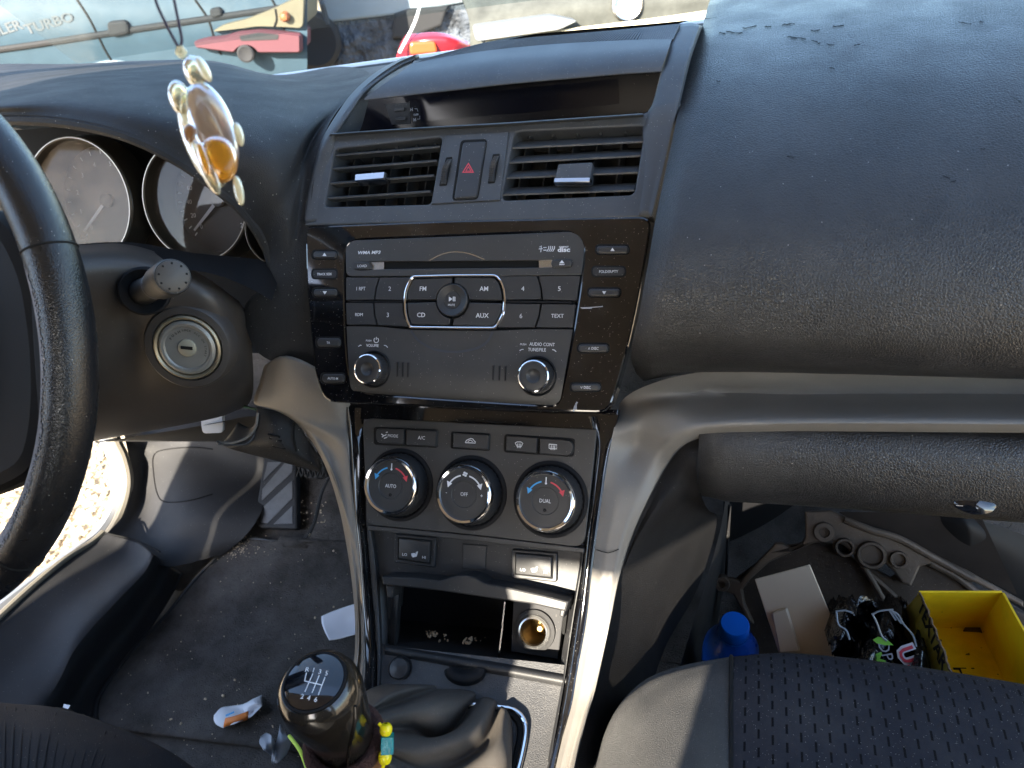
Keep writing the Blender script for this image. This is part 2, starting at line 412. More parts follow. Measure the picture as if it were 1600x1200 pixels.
def text(s, fr, px, py, cap, h, m, parent, rot=0, sx=1, th=.00012, name='lettering', label=None, bold=0, shear=0, sp=1):
    """letters lying on a plane, cap height in metres, centred on a measured point"""
    cu = bpy.data.curves.new('t', 'FONT'); cu.body = s; cu.size = cap / .69; cu.align_x = 'CENTER'; cu.align_y = 'CENTER'; cu.shear = shear
    cu.extrude = th / 2; cu.offset = bold * cap; cu.resolution_u = 2; cu.space_character = sp
    t = bpy.data.objects.new('t', cu); col.objects.link(t)
    me = bpy.data.meshes.new_from_object(t); bpy.data.objects.remove(t); bpy.data.curves.remove(cu)
    u, v = fr.uv(px, py, h) if py is not None else px
    c, q = math.cos(rot), math.sin(rot); V = []
    xs = [a.co.x for a in me.vertices]; ys = [a.co.y for a in me.vertices]
    if not xs: return None
    mx, my = (min(xs) + max(xs)) / 2, (min(ys) + max(ys)) / 2
    for a in me.vertices:
        x, y = (a.co.x - mx) * sx, a.co.y - my; V.append(fr.P(u + c * x - q * y, v + q * x + c * y, h + a.co.z + th / 2))
    Fc = [tuple(p.vertices) for p in me.polygons]; bpy.data.meshes.remove(me)
    return obj(name, (V, Fc), m, parent, label=label, smooth=False)
def print_poly(fr, pts, h, m, parent, name='symbol', th=.00012, uv=False):
    p = pts if uv else fr.px(pts, h); return obj(name, prism(fr, p, h - .0001, h + th), m, parent, smooth=False)
def stroke(fr, pts, wd, h, m, parent, name='symbol', smooth=0, uv=False, closed=False, th=.00012):
    p = np.array(pts if uv else fr.px(pts, h)); p = crv(p, smooth, closed) if smooth else p
    if closed: p = np.vstack([p, p[:1]])
    t = np.gradient(p, axis=0); t /= np.linalg.norm(t, axis=1)[:, None] + 1e-12; n = np.stack([-t[:, 1], t[:, 0]], 1)
    a = p + n * wd / 2; b = p - n * wd / 2; V = [fr.P(*q, h + th) for q in a] + [fr.P(*q, h + th) for q in b]; k = len(p)
    return obj(name, (V, [(i, k + i, k + i + 1, i + 1) for i in range(k - 1)]), m, parent, smooth=False)
def strokes_vf(fr, lines, wd, h, th=.00012):
    out = []
    for pts in lines:
        p = np.array(fr.px(pts, h)); t = np.gradient(p, axis=0); t /= np.linalg.norm(t, axis=1)[:, None] + 1e-12; n = np.stack([-t[:, 1], t[:, 0]], 1)
        a = p + n * wd / 2; b = p - n * wd / 2; k = len(p)
        out.append(([fr.P(*q, h + th) for q in a] + [fr.P(*q, h + th) for q in b], [(i, k + i, k + i + 1, i + 1) for i in range(k - 1)]))
    return join(*out)
def pill(fr, cx, cy, wpx, hpx, h, slope=0):
    """rounded bar outline measured from pixels"""
    s = slope * wpx / 2
    return rnd(fr.px([(cx - wpx / 2, cy - hpx / 2 - s), (cx + wpx / 2, cy - hpx / 2 + s), (cx + wpx / 2, cy + hpx / 2 + s), (cx - wpx / 2, cy + hpx / 2 - s)], h), .004, 4)

R = lean((0, .035, .09), 34)          # radio plane
K = lean((0, .010, 0), 38)            # climate control plane
_q = hitp(735, 344, R.C, R.N)
V_ = lean(_q, 42)                     # vent fascia plane
TOP = Prof([(_q[1] - .0187, _q[2] - .0208), (_q[1], _q[2]), (.1356, .2289), (.162, .258), (.20, .279), (.26, .292), (.34, .300), (.45, .303), (.60, .303)], 48)
LOW = Prof([(.0881, .10), (.010, 0), (-.0525, -.08), (-.078, -.104), (-.11, -.119), (-.16, -.130), (-.25, -.142), (-.5, -.165)], 48)
FLOOR = Prof([(-.9, -.42), (.05, -.42), (.17, -.405), (.30, -.35), (.42, -.25), (.50, -.08), (.53, .10)], 36)

# ================================================================== DASHBOARD
dash = thing('dashboard', 'dark grey grained car dashboard across the cabin under the windscreen', 'dashboard')
# passenger pad: one profile, its left edge follows the centre fascia
PADP = Prof([(.075, .088), (.052, .098), (.034, .118), (.026, .145), (.034, .178), (.062, .212), (.110, .243), (.18, .268), (.28, .287), (.40, .296), (.52, .296)], 66)
def prow(y, z, i0, i1, n): pass
lefte = [(974, 616), (985, 560), (998, 490), (1012, 410), (1024, 338), (1036, 280), (1049, 220), (1062, 160), (1075, 105), (1086, 65), (1097, 41)]
lp = [PADP.hit(a, b) for a, b in lefte]
pp = PADP.p; par = np.linspace(0, 1, len(pp))
def xleft(yz):
    ys = np.array([q[1] + q[2] for q in lp]); xs = np.array([q[0] for q in lp]); o = np.argsort(ys); return np.interp(yz[0] + yz[1], ys[o], xs[o])
V = []; Fc = []; nx = 40
for i, (y, z) in enumerate(pp):
    x0 = xleft((y, z))
    for j in range(nx + 1):
        t = j / nx; x = x0 + (.78 - x0) * t; edge = max(0, 1 - (x - x0) / .007); 
        # side edge rolls down into the gap, bottom edge curls to the console
        dip = .004 * edge ** 2; droop = -.018 * math.exp(-((x - x0) / .05)) * max(0, 1 - i / 9)
        yy = y + dip * .8 - (.10 * max(0, (x - .35)) ** 2 if i > 20 else 0) * 0; zz = z - dip * .5 + droop
        V.append((x, yy, zz))
for i in range(len(pp) - 1):
    for j in range(nx):
        k = i * (nx + 1) + j; Fc.append((k, k + 1, k + nx + 2, k + nx + 1))
obj('passenger_pad', (V, Fc), PAD, dash, label='smooth black leather grained pad in front of the passenger', solid=.006)
# pale scuffs on the pad near the windscreen and peeled flecks
sc = []
for a, b, L, dy in [(1148, 50, 26, 2), (1172, 44, 22, -3), (1200, 42, 10, -1), (1232, 38, 22, -1), (1238, 57, 16, 3), (1250, 58, 20, 4), (1275, 63, 14, 5), (1298, 68, 12, 3), (1310, 41, 16, -2), (1275, 48, 14, -1), (1508, 34, 20, 3), (1533, 34, 6, 0), (1128, 51, 10, 1), (1340, 71, 10, -1), (1122, 126, 5, 2), (1236, 245, 12, 1), (1535, 232, 8, 0), (1590, 152, 14, 8), (1480, 276, 10, 2), (1490, 283, 10, 0), (1300, 107, 9, 0)]:
    pts = [(a + L * t - L / 2 + random.uniform(-1, 1), b + dy * t + random.uniform(-1.2, 1.2)) for t in np.linspace(0, 1, 6)]
    up = [PADP.hit(x, y - random.uniform(.4, 1.1), .0005) for x, y in pts]; dn = [PADP.hit(x, y + random.uniform(.4, 1.1), .0005) for x, y in pts]
    sc.append((up + dn, [(i, i + 1, 7 + i, 6 + i) for i in range(5)]))
obj('peeled_fleck', join(*sc), BLK, dash, kind='stuff', smooth=False)
# silver band and its roll, from the console round to the right
def bandrow(pts): return [aty(a, b, y) for a, b, y in pts]
sil = bandrow  # rows: left console edge ... right
rows = [
 [aty(930, 1210, -.165), aty(938, 1010, -.075)] ,
]
# silver side member (right): rows across from piano strip edge to outer roll; stations run up the console then along the dash
def st(*p): return [np.array(q) for q in p]
def lw(px, py, h=0): return LOW.hit(px, py, h)
stations = [
 st(lw(850, 1290), lw(860, 1290, .004), lw(872, 1290, .003), aty(880, 1292, -.20)),
 st(lw(868, 1200), lw(877, 1200, .004), lw(890, 1200, .003), aty(897, 1202, -.155)),
 st(lw(884, 1130), lw(895, 1130, .004), lw(908, 1130, .003), aty(914, 1132, -.120)),
 st(lw(898, 1070), lw(910, 1070, .004), lw(925, 1070, .003), aty(931, 1073, -.090)),
 st(lw(914, 980), lw(928, 980, .004), lw(943, 981, .003), aty(951, 984, -.055)),
 st(lw(924, 900), lw(941, 900, .004), lw(958, 902, .003), aty(967, 905, -.028)),
 st(lw(932, 830), lw(953, 832, .004), lw(974, 836, .003), aty(986, 842, -.006)),
 st(lw(942, 760), lw(970, 764, .003), lw(998, 772, .002), aty(1012, 782, .012)),
 st(lw(953, 700), aty(990, 703, .042), aty(1025, 716, .032), aty(1040, 730, .034)),
 st(lw(960, 665), aty(1005, 668, .046), aty(1050, 684, .031), aty(1064, 699, .034)),
 st(aty(966, 635, .075), aty(1030, 638, .052), aty(1085, 668, .029), aty(1096, 684, .034)),
 st(aty(990, 612, .072), aty(1075, 622, .068), aty(1130, 661, .027), aty(1140, 677, .034)),
 st(aty(1050, 590, .062), aty(1130, 614, .078), aty(1200, 658, .026), aty(1205, 674, .034)),
 st(aty(1140, 576, .058), aty(1230, 616, .077), aty(1300, 657, .026), aty(1302, 674, .034)),
 st(aty(1270, 568, .058), aty(1350, 615, .078), aty(1420, 657, .026), aty(1420, 675, .034)),
 st(aty(1450, 564, .058), aty(1500, 615, .078), aty(1560, 658, .026), aty(1560, 676, .034)),
 st(aty(1700, 564, .058), aty(1760, 616, .078), aty(1800, 660, .026), aty(1800, 678, .034)),
 st(aty(2000, 568, .058), aty(2060, 620, .078), aty(2100, 662, .026), aty(2100, 682, .034)),
]
def lipped(stn):
    out = []
    for s in stn:
        a, b, c, d = s; e = c * .5 + d * .5 + (c - b) * .05
        out.append([a, a * .5 + b * .5, b, b * .4 + c * .6, c, e, d, d + np.array([0, .012, .002])])
    return out
obj('silver_side_trim', net(lipped(stations), 24, 120), SILV, dash, label='silver trim sweeping from the right of the console under the passenger pad', angle=60)
# hairline crack in the silver trim
obj('trim_crack', tube([lw(932, 859, .004), lw(940, 862, .0065), lw(950, 864, .007), lw(958, 862, .006), lw(967, 858, .004)], .0004, 5), BLK, dash)
# lower knee bolster left of glovebox
kb = [
 st(aty(1041, 731, .036), aty(1066, 722, .032), aty(1088, 716, .030)),
 st(aty(1065, 700, .036), aty(1078, 697, .033), aty(1090, 693, .032)),
]
bol = [
 [aty(897, 1206, -.150), aty(940, 1210, -.130), aty(960, 1260, -.12)],
 [aty(914, 1134, -.116), aty(938, 1140, -.10), aty(985, 1180, -.06)],
 [aty(932, 1074, -.085), aty(950, 1078, -.070), aty(1010, 1100, -.02)],
 [aty(951, 986, -.050), aty(965, 990, -.035), aty(1040, 1010, .05)],
 [aty(967, 906, -.024), aty(985, 912, -.008), aty(1085, 930, .11)],
 [aty(987, 842, -.002), aty(1012, 850, .010), aty(1110, 860, .14)],
 [aty(1014, 782, .016), aty(1048, 795, .022), aty(1120, 810, .12)],
 [aty(1042, 730, .036), aty(1070, 752, .026), aty(1106, 796, .040)],
 [aty(1066, 699, .036), aty(1080, 722, .026), aty(1096, 775, .026)],
 [aty(1094, 684, .040), aty(1090, 712, .026), aty(1089, 745, .020)],
]
obj('knee_bolster', net(bol, 12, 50), BOLP, dash, label='grained black panel curving down beside the console into the passenger footwell')
obj('bolster_seam', tube([aty(958, 904, -.022), aty(975, 901, -.006), aty(1000, 896, .012)], .0006, 5), VOID, dash)

# glovebox
glove = thing('glovebox', 'black grained glovebox lid below the silver band', 'glovebox')
gp = Prof([(.050, .060), (.036, .060), (.024, .050), (.018, .034), (.018, .012), (.026, -.006), (.040, -.012), (.075, -.010)], 28)
V = []; Fc = []; x0 = aty(1091, 740, .02)[0]
for i, (y, z) in enumerate(gp.p):
    for j in range(31):
        t = j / 30; x = x0 + (.80 - x0) * t; e = max(0, 1 - (x - x0) / .006) ** 2 * .005; V.append((x, y + e, z + e * .3 - .004 * math.exp(-(x - x0) * 18) * (1 if i > 14 else 0)))
for i in range(len(gp.p) - 1):
    for j in range(30): k = i * 31 + j; Fc.append((k, k + 1, k + 32, k + 31))
obj('lid', (V, Fc), PAD, glove, solid=.003)
obj('recess_scoop', net([[gp.hit(1468, 801, .0012), gp.hit(1520, 800, .0012), gp.hit(1600, 803, .0012), gp.hit(1700, 806, .0012)], [gp.hit(1474, 795, .0015), gp.hit(1525, 795, .0015), gp.hit(1600, 796, .0015), gp.hit(1700, 798, .0015)], [gp.hit(1484, 778, .001), gp.hit(1535, 776, .001), gp.hit(1600, 778, .001), gp.hit(1700, 779, .001)]], 12, 6), BLK, glove, solid=.001)
lc = gp.hit(1522, 785, .002); lfr = Frame(lc, (0, -1, .3))
lv = lathe(lfr, 0, 0, [(.0125, -.003), (.0135, .002), (.012, .004), (.006, .0055), (.0001, .006)], 32)
lv = ([lfr.C + (np.asarray(q) - lfr.C) * np.array([1, 1, .42]) for q in lv[0]], lv[1]); obj('latch', lv, GCAP, glove)
obj('latch_edge', tube([gp.hit(1470, 790, .001), gp.hit(1478, 778, .0015), gp.hit(1488, 773, .0015)], .0012, 6), BLK, glove)
obj('scuff_mark', strokes_vf(Frame(gp.hit(1211, 692, .001), (0, -.75, .65)), [[(1207, 688), (1209, 690), (1213, 693)], [(1211, 692), (1214, 695), (1215, 699)], [(1207, 692), (1210, 694), (1211, 698)]], .0010, .0002), GRYP, glove, smooth=False)

# centre fascia plate with two vent openings
h0 = 0
fo = V_.px([(476, 352), (479, 318), (486, 280), (497, 240), (510, 208), (545, 205), (640, 200), (760, 193), (880, 186), (1000, 179), (1016, 172), (1064, 160), (1050, 220), (1036, 280), (1021, 339)])
vl = rnd(V_.px([(523, 233), (691, 214), (673, 319), (507, 323)]), .004)
vr = rnd(V_.px([(804, 206), (1008, 196), (991, 304), (783, 313)]), .005)
obj('centre_fascia', plate(V_, fo, [vl, vr], -.012, 0, .0015, hdepth=-.040), FAS, dash, label='grey plastic fascia around the centre air vents')
# ledge above vents (lower display edge)
obj('display_sill', net([[TOP.hit(510, 214, .0005), TOP.hit(640, 205, .0005), TOP.hit(780, 198, .0005), TOP.hit(900, 190, .0005), TOP.hit(1006, 183, .0005)],
   [TOP.hit(522, 208, .002), TOP.hit(640, 200, .002), TOP.hit(780, 192, .002), TOP.hit(900, 184, .002), TOP.hit(1004, 177, .002)],
   [aty(540, 211, .262), aty(650, 203, .262), aty(780, 195, .262), aty(900, 187, .262), aty(1002, 180, .262)]], 30, 10), FAS, dash)
# rails either side of the display
obj('left_rail', net([[TOP.hit(475, 348, -.004), TOP.hit(477, 347, .0008), TOP.hit(488, 346, .0006), TOP.hit(500, 346, -.0006)],
   [TOP.hit(478, 318, -.004), TOP.hit(480, 317, .0008), TOP.hit(491, 317, .0006), TOP.hit(502, 317, -.0006)],
   [TOP.hit(485, 280, -.004), TOP.hit(488, 279, .0010), TOP.hit(498, 276, .0007), TOP.hit(508, 272, -.0006)],
   [TOP.hit(492, 252, -.003), TOP.hit(496, 250, .0015), TOP.hit(506, 246, .0012), TOP.hit(517, 240, -.0006)],
   [TOP.hit(498, 232, -.002), TOP.hit(503, 229, .0025), TOP.hit(514, 225, .0022), TOP.hit(526, 219, -.001)],
   [TOP.hit(507, 210), TOP.hit(519, 205, .004), TOP.hit(531, 200, .003), TOP.hit(538, 196, -.004)],
   [TOP.hit(525, 180), TOP.hit(538, 178, .004), TOP.hit(549, 174, .003), TOP.hit(554, 169, -.002)],
   [TOP.hit(548, 148), TOP.hit(558, 149, .004), TOP.hit(567, 147, .003), TOP.hit(572, 147, -.001)],
   [TOP.hit(575, 122), TOP.hit(587, 122, .004), TOP.hit(598, 121, .003), TOP.hit(602, 119, 0)],
   [TOP.hit(600, 105), TOP.hit(612, 105, .004), TOP.hit(624, 104, .003), TOP.hit(628, 103, 0)],
   [TOP.hit(630, 90), TOP.hit(640, 91, .004), TOP.hit(650, 92, .003), TOP.hit(656, 91, 0)]], 18, 48), FAS, dash, solid=.004)
obj('left_rail_side', net([[TOP.hit(530, 207, -.001), aty(560, 208, .20)], [TOP.hit(537, 198, -.003), aty(566, 195, .205)], [TOP.hit(554, 169, -.003), aty(572, 172, .21)], [TOP.hit(572, 147, -.002), aty(577, 150, .22)]], 6, 12), FAS, dash)
obj('right_rail', net([[TOP.hit(994, 337, -.0006), TOP.hit(1002, 337, .0006), TOP.hit(1012, 337, .0008), TOP.hit(1020, 337, .0002), TOP.hit(1023, 337, -.020)],
   [TOP.hit(1001, 290, -.0006), TOP.hit(1010, 290, .0007), TOP.hit(1022, 290, .001), TOP.hit(1032, 290, .0002), TOP.hit(1035, 290, -.020)],
   [TOP.hit(1006, 240, -.0006), TOP.hit(1015, 240, .0008), TOP.hit(1032, 240, .0012), TOP.hit(1044, 240, .0002), TOP.hit(1047, 240, -.020)],
   [TOP.hit(1004, 204, -.001), TOP.hit(1014, 202, .0012), TOP.hit(1038, 200, .0015), TOP.hit(1053, 200, .0005), TOP.hit(1056, 200, -.020)],
   [TOP.hit(1011, 177, -.002), TOP.hit(1018, 175, .003), TOP.hit(1046, 172, .004), TOP.hit(1060, 172, .001), TOP.hit(1062, 172, -.020)],
   [TOP.hit(1020, 160, -.004), TOP.hit(1024, 158, .003), TOP.hit(1050, 150, .004), TOP.hit(1064, 150, .001), TOP.hit(1067, 150, -.020)],
   [TOP.hit(1034, 108, -.003), TOP.hit(1037, 107, .003), TOP.hit(1062, 100, .004), TOP.hit(1076, 98, .001), TOP.hit(1079, 98, -.020)],
   [TOP.hit(1048, 68, -.001), TOP.hit(1051, 66, .003), TOP.hit(1074, 62, .004), TOP.hit(1088, 62, .001), TOP.hit(1091, 62, -.020)],
   [TOP.hit(1060, 38, 0), TOP.hit(1063, 37, .003), TOP.hit(1082, 36, .004), TOP.hit(1096, 40, .001), TOP.hit(1099, 41, -.020)]], 18, 40), FAS, dash, solid=.004)
# display hood
lipl = [(571, 152), (640, 144), (720, 135), (800, 126), (900, 117), (970, 111), (1034, 107)]
hb = [(645, 99), (700, 88), (770, 78), (850, 70), (930, 65), (1000, 62), (1050, 61)]
mid1 = [(a * .7 + c * .3, b * .7 + d * .3) for (a, b), (c, d) in zip(lipl, hb)]
mid2 = [(a * .35 + c * .65, b * .35 + d * .65) for (a, b), (c, d) in zip(lipl, hb)]
lipp = [TOP.hit(a, b, .004) for a, b in lipl]
obj('display_hood', net([[q + np.array([0, .040, .000]) for q in lipp], [q + np.array([0, .003, -.003]) for q in lipp], lipp, [TOP.hit(a, b, .0065) for a, b in mid1], [TOP.hit(a, b, .007) for a, b in mid2], [TOP.hit(a, b, .005) for a, b in hb]], 48, 34), FAS, dash, label='smooth grey visor over the dark clock display', angle=70)
# ribbed grille behind the hood
gb = [(690, 84), (760, 66), (830, 58), (900, 52), (960, 47), (1010, 42), (1061, 37)]
obj('grille_bed', net([[TOP.hit(a, b, -.002) for a, b in hb], [TOP.hit(a, b, .001) for a, b in gb], [TOP.hit(a + 60, b - 10, .004) for a, b in gb]], 30, 12), BLK, dash)
gl = []
for i in range(80):
    t = i / 79; s = t ** .9 * 6; k = min(int(s), 5); f = s - k
    a = np.array(hb[k]) * (1 - f) + np.array(hb[k + 1]) * f; b = np.array(gb[k]) * (1 - f) + np.array(gb[k + 1]) * f
    p, q = TOP.hit(*a, .0045), TOP.hit(*b, .006); d = np.array([.00085, 0, 0])
    gl.append(([p - d, p + d, q + d, q - d, p - d - [0, 0, .004], p + d - [0, 0, .004], q + d - [0, 0, .004], q - d - [0, 0, .004]], [(0, 1, 2, 3), (0, 4, 5, 1), (1, 5, 6, 2), (2, 6, 7, 3), (3, 7, 4, 0)]))
obj('grille_ribs', join(*gl), FAS, dash, kind='stuff', smooth=False)

# display screen, deep under the hood
D = Frame(aty(780, 165, .262), (0, -.96, .28))
dsp = obj('display_screen', prism(D, D.px([(540, 215), (575, 148), (700, 120), (1045, 95), (1025, 185), (780, 205)]), -.004, 0, .0004), SMOKE, dash, label='dark smoked clock display panel')
obj('display_window', prism(D, rnd(D.px([(657, 154), (966, 123), (968, 163), (657, 190)], .0006), .002), 0, .0006), SCREEN, dsp)
for (a, b) in ((624, 171), (626, 186)): obj('set_button', prism(D, pill(D, a, b, 17, 6, .002, -.12), 0, .002, .0006), BTN, dsp)
obj('button_bezel', prism(D, D.px([(602, 163), (640, 160), (641, 194), (612, 195)], .0005), 0, .0005), DARKP, dsp)
text('H', D, 643, 171, .0028, .0005, GRYP, dsp, rot=.05, bold=.03); text('M', D, 648, 187, .0028, .0005, GRYP, dsp, rot=.05, bold=.03); text('12:00', D, 650, 179, .0017, .0005, GRYP, dsp, rot=.05, bold=.05)
obj('bracket_mark', strokes_vf(D, [[(648, 170), (652, 170), (653, 174)], [(656, 181), (656, 186), (652, 186)]], .0005, .0006), GRYP, dsp, smooth=False)

# air vents
def vent(quad, lines, tabpts, up, label, vanes, tabc):
    TL, TR, BR, BL = [np.array(q, float) for q in quad]
    v = obj('air_vent', prism(V_, V_.px([TL, TR, BR, BL], -.038), -.042, -.038), VOID, dash, label=label, smooth=False)
    for k, t in enumerate(vanes):
        a = TL + (TR - TL) * t; b = BL + (BR - BL) * t; ua = V_.uv(*a, -.018); ub = V_.uv(*b, -.018)
        f = [V_.P(ua[0] - .0006, ua[1], -.016), V_.P(ua[0] - .0006, ua[1], -.036), V_.P(ub[0] - .0006, ub[1], -.036), V_.P(ub[0] - .0006, ub[1], -.016)]
        g = [q + V_.U * .0012 for q in f]
        obj('vane', (f + g, [(0, 1, 2, 3), (7, 6, 5, 4), (0, 3, 7, 4), (0, 4, 5, 1), (2, 6, 7, 3)]), DARKP, v, smooth=False)
        c = V_.uv(*(a + (b - a) * .05), -.006)
        obj('pivot_pin', prism(V_, [(c[0] - .0012, c[1] - .0022), (c[0] + .0012, c[1] - .0022), (c[0] + .0012, c[1] + .0022), (c[0] - .0012, c[1] + .0022)], -.014, -.008, .0004), DARKP, v)
    for (x0, y0), (x1, y1) in lines:
        a = V_.uv(x0, y0, -.003); b = V_.uv(x1, y1, -.003)
        th = .0011; prof = [(-.003, -th), (-.0022, 0), (-.003, th), (-.014, th * .8 + up), (-.014, -th * .8 + up)]
        n = len(prof); V = [V_.P(p[0], p[1] + q[1], q[0]) for p in (a, b) for q in prof]
        obj('slat', (V, [(i, (i + 1) % n, n + (i + 1) % n, n + i) for i in range(n)] + [tuple(range(n))[::-1], tuple(range(n, 2 * n))]), FAS, v, angle=50)
    return v
vL = vent([(523, 233), (691, 214), (673, 319), (507, 323)], [((519, 243), (688, 229)), ((515, 264), (683, 251)), ((511, 287), (678, 274)), ((508, 310), (673, 299))], None, .0015,
     'left centre air vent with thin level slats and a chrome tab', [.22, .40, .58, .76, .93], None)
vR = vent([(804, 206), (1008, 196), (991, 304), (783, 313)], [((800, 231), (1005, 221)), ((796, 254), (1001, 243)), ((791, 278), (997, 269)), ((786, 304), (991, 297))], None, .0095,
     'right centre air vent with slats tilted down and a square grey tab', [.12, .30, .48, .66, .85], None)
t = prism(V_, rnd(V_.px([(555, 272), (603, 268), (601, 280), (554, 284)], .006), .0015), -.004, .007, .002); TABC = mat('tab_chrome', (.45, .46, .48), .22, metal=1); obj('adjuster_tab', t, TABC, vL)
t = prism(V_, rnd(V_.px([(872, 256), (926, 253), (922, 282), (866, 283)], .005), .0015), -.006, .005, .001); tb = obj('adjuster_tab', t, FAS, vR)
obj('chrome_edge', prism(V_, rnd(V_.px([(866, 278), (923, 277), (922, 285), (865, 286)], .0055), .0008), .0, .0062, .001), TABC, vR)
# hazard panel
hp = obj('hazard_panel', prism(V_, rnd(V_.px([(697, 212), (796, 207), (782, 314), (674, 320)]), .001), -.004, .0016, .001), FAS, dash)
obj('hazard_gap', prism(V_, rnd(V_.px([(720, 219), (762, 217), (747, 312), (706, 314)], .0017), .004), .001, .0020, .0001), VOID, hp)
obj('hazard_button', prism(V_, rnd(V_.px([(723, 222), (760, 220), (745, 309), (709, 311)], .003), .003), .001, .0036, .0014), BTN, hp)
def ring_poly(fr, pts, wd, h, m, parent, name):
    p = [np.array(q) for q in ccw(fr.px(pts, h))]; q = inset(p, wd); n = len(p)
    V = [fr.P(*a, h + .0001) for a in p] + [fr.P(*a, h + .0001) for a in q]
    return obj(name, (V, [(i, (i + 1) % n, n + (i + 1) % n, n + i) for i in range(n)]), m, parent, smooth=False)
ring_poly(V_, [(732, 254), (741, 270), (722, 270)], .0008, .0037, REDP, hp, 'warning_triangle')
ring_poly(V_, [(732, 259.5), (737, 268), (727, 268)], .0006, .0037, REDP, hp, 'warning_triangle')
for q in ([(697, 246), (707, 245), (698, 290), (686, 291)], [(770, 241), (781, 240), (773, 286), (762, 287)]):
    obj('wheel_slot', prism(V_, rnd(V_.px(q, .0018), .001), .001, .0020, .0001), VOID, hp)
    c = np.mean(q, axis=0); a0 = np.array(V_.uv(*((np.array(q[0]) + q[1]) / 2 + (0, 3)), .003)); a1 = np.array(V_.uv(*((np.array(q[2]) + q[3]) / 2 - (0, 3)), .003)); 
    V = []; Fc = []; n = 34
    for i in range(n + 1):
        t = i / n; u = a0 + (a1 - a0) * t; bul = math.sin(math.pi * t) * .0045 + (.0005 if i % 2 else 0)
        for s, hh in ((-1, -.002), (-1, 0), (-.7, .0006), (.7, .0006), (1, 0), (1, -.002)): V.append(V_.P(u[0] + s * .0022, u[1], .002 + bul + hh))
    for i in range(n):
        for j in range(5): k = i * 6 + j; Fc.append((k, k + 6, k + 7, k + 1))
    obj('thumbwheel', (V, Fc), BTN, hp, smooth=False)

# ================================================================== CAR STEREO
ster = thing('car_stereo', 'car stereo in a gloss black surround below the air vents', 'car stereo')
so_ = R.px([(478, 354), (700, 345), (1020, 338), (1010, 400), (998, 470), (985, 530), (968, 595), (952, 645), (800, 641), (640, 634), (508, 628), (494, 590), (486, 520), (480, 440)])
uo = R.px([(540, 376), (917, 361), (906, 455), (891, 550), (873, 634), (710, 624), (548, 613), (541, 520), (539, 440)])
rsu = [.003, .003, .004, .02, .02, .02, .014, .02, .02, .02, .012, .01, .02, .02]
surr = obj('gloss_surround', plate(R, rnd(so_, .010, 4), [rnd(uo, [.006, .006, .03, .03, .008, .03, .008, .03, .03], 5)], -.014, .0012, .0016, hdepth=-.004), PIANO, ster, label='glossy black frame with dust specks and scratches')
obj('scratch', strokes_vf(R, [[(907, 481), (920, 480.5), (942, 479)], [(909, 482), (925, 481.5)]], .0007, .0013), GRYP, ster, smooth=False)
obj('scratch', strokes_vf(R, [[(902, 628), (898, 636), (896, 643)], [(900, 630), (900, 640)]], .0012, .0013), GRYP, ster, smooth=False)
back = obj('backing', prism(R, uo, -.006, -.0035), VOID, ster, smooth=False)
H = .0010
def inpx(pts, r=.0006, h=H): return rnd(inset([np.array(a) for a in ccw(R.px(pts, h))], .00035), r, 3)
# upper disc panel with slot
up = [(540, 376), (917, 361), (908.5, 429.5), (790, 431), (660, 431.5), (540.5, 432)]
slot = rnd(R.px([(560, 410), (598, 408.5), (842, 406.8), (862, 406), (862, 417.5), (842, 418), (598, 420.5), (560, 422)], H), .0005)
dp = obj('disc_panel', plate(R, rnd(R.px(up, H), [.006, .006, .001, .001, .001, .001], 4), [slot], -.004, H, .0006, hdepth=-.002), FACE, ster)
obj('slot_floor', prism(R, R.px([(560, 408), (600, 406), (600, 424), (560, 424)], -.001), -.003, -.0012), CHRS, dp, smooth=False)
obj('slot_floor', prism(R, R.px([(842, 404), (866, 404), (866, 420), (842, 420)], -.001), -.003, -.0012), CHRS, dp, smooth=False)
obj('slot_lip', strokes_vf(R, [[tuple(q) for q in crv([(671, 407), (690, 397.5), (712, 393.5), (735, 397), (757, 405.5)], 20)]], .0009, H), CHRS, dp)
obj('slot_arch', prism(R, R.px([tuple(q) for q in crv([(673, 408), (691, 399), (712, 395.5), (734, 398.5), (755, 407)], 16)], H), H - .0002, H + .0004), FACE, dp, smooth=False)
def button(fr, outline, h0, h1, bev, m, parent, name='button'): return obj(name, prism(fr, outline, h0, h1, bev), m, parent)
b = button(R, pill(R, 565.5, 415.5, 27, 12, H, 0), -.002, .0022, .0007, BTN, ster); text('LOAD', R, 566, 415.5, .0021, .0022, WHT, b, sx=1.1)
b = button(R, pill(R, 878, 411.7, 33, 12, H, -.03), -.002, .0028, .0009, BTN, ster); print_poly(R, [(874, 411.5), (882, 411.3), (878, 406.5)], .0028, WHT, b); print_poly(R, [(874, 414), (882, 413.8), (882, 412.6), (874, 412.8)], .0028, WHT, b)
text('WMA MP3', R, 577, 394.5, .0026, H, WHT, ster, rot=0, sx=1.25, shear=.2, bold=.03)
lg = obj('text_logo', strokes_vf(R, [[(843, 386), (846, 384), (845, 394)], [(842, 389), (848, 388.5)], [(849, 387), (854, 386.6)], [(849, 391), (854, 390.8)]] + [[(856 + k * 3 + 1.5, 384.5), (857.5 + k * 3, 388), (854.5 + k * 3, 393)] for k in range(4)], .0006, H), WHT, ster, smooth=False)
text('COMPACT', R, 881, 385.8, .0011, H, WHT, ster, bold=.05); text('disc', R, 881, 390, .0034, H, WHT, ster, sx=1.3, bold=.05)
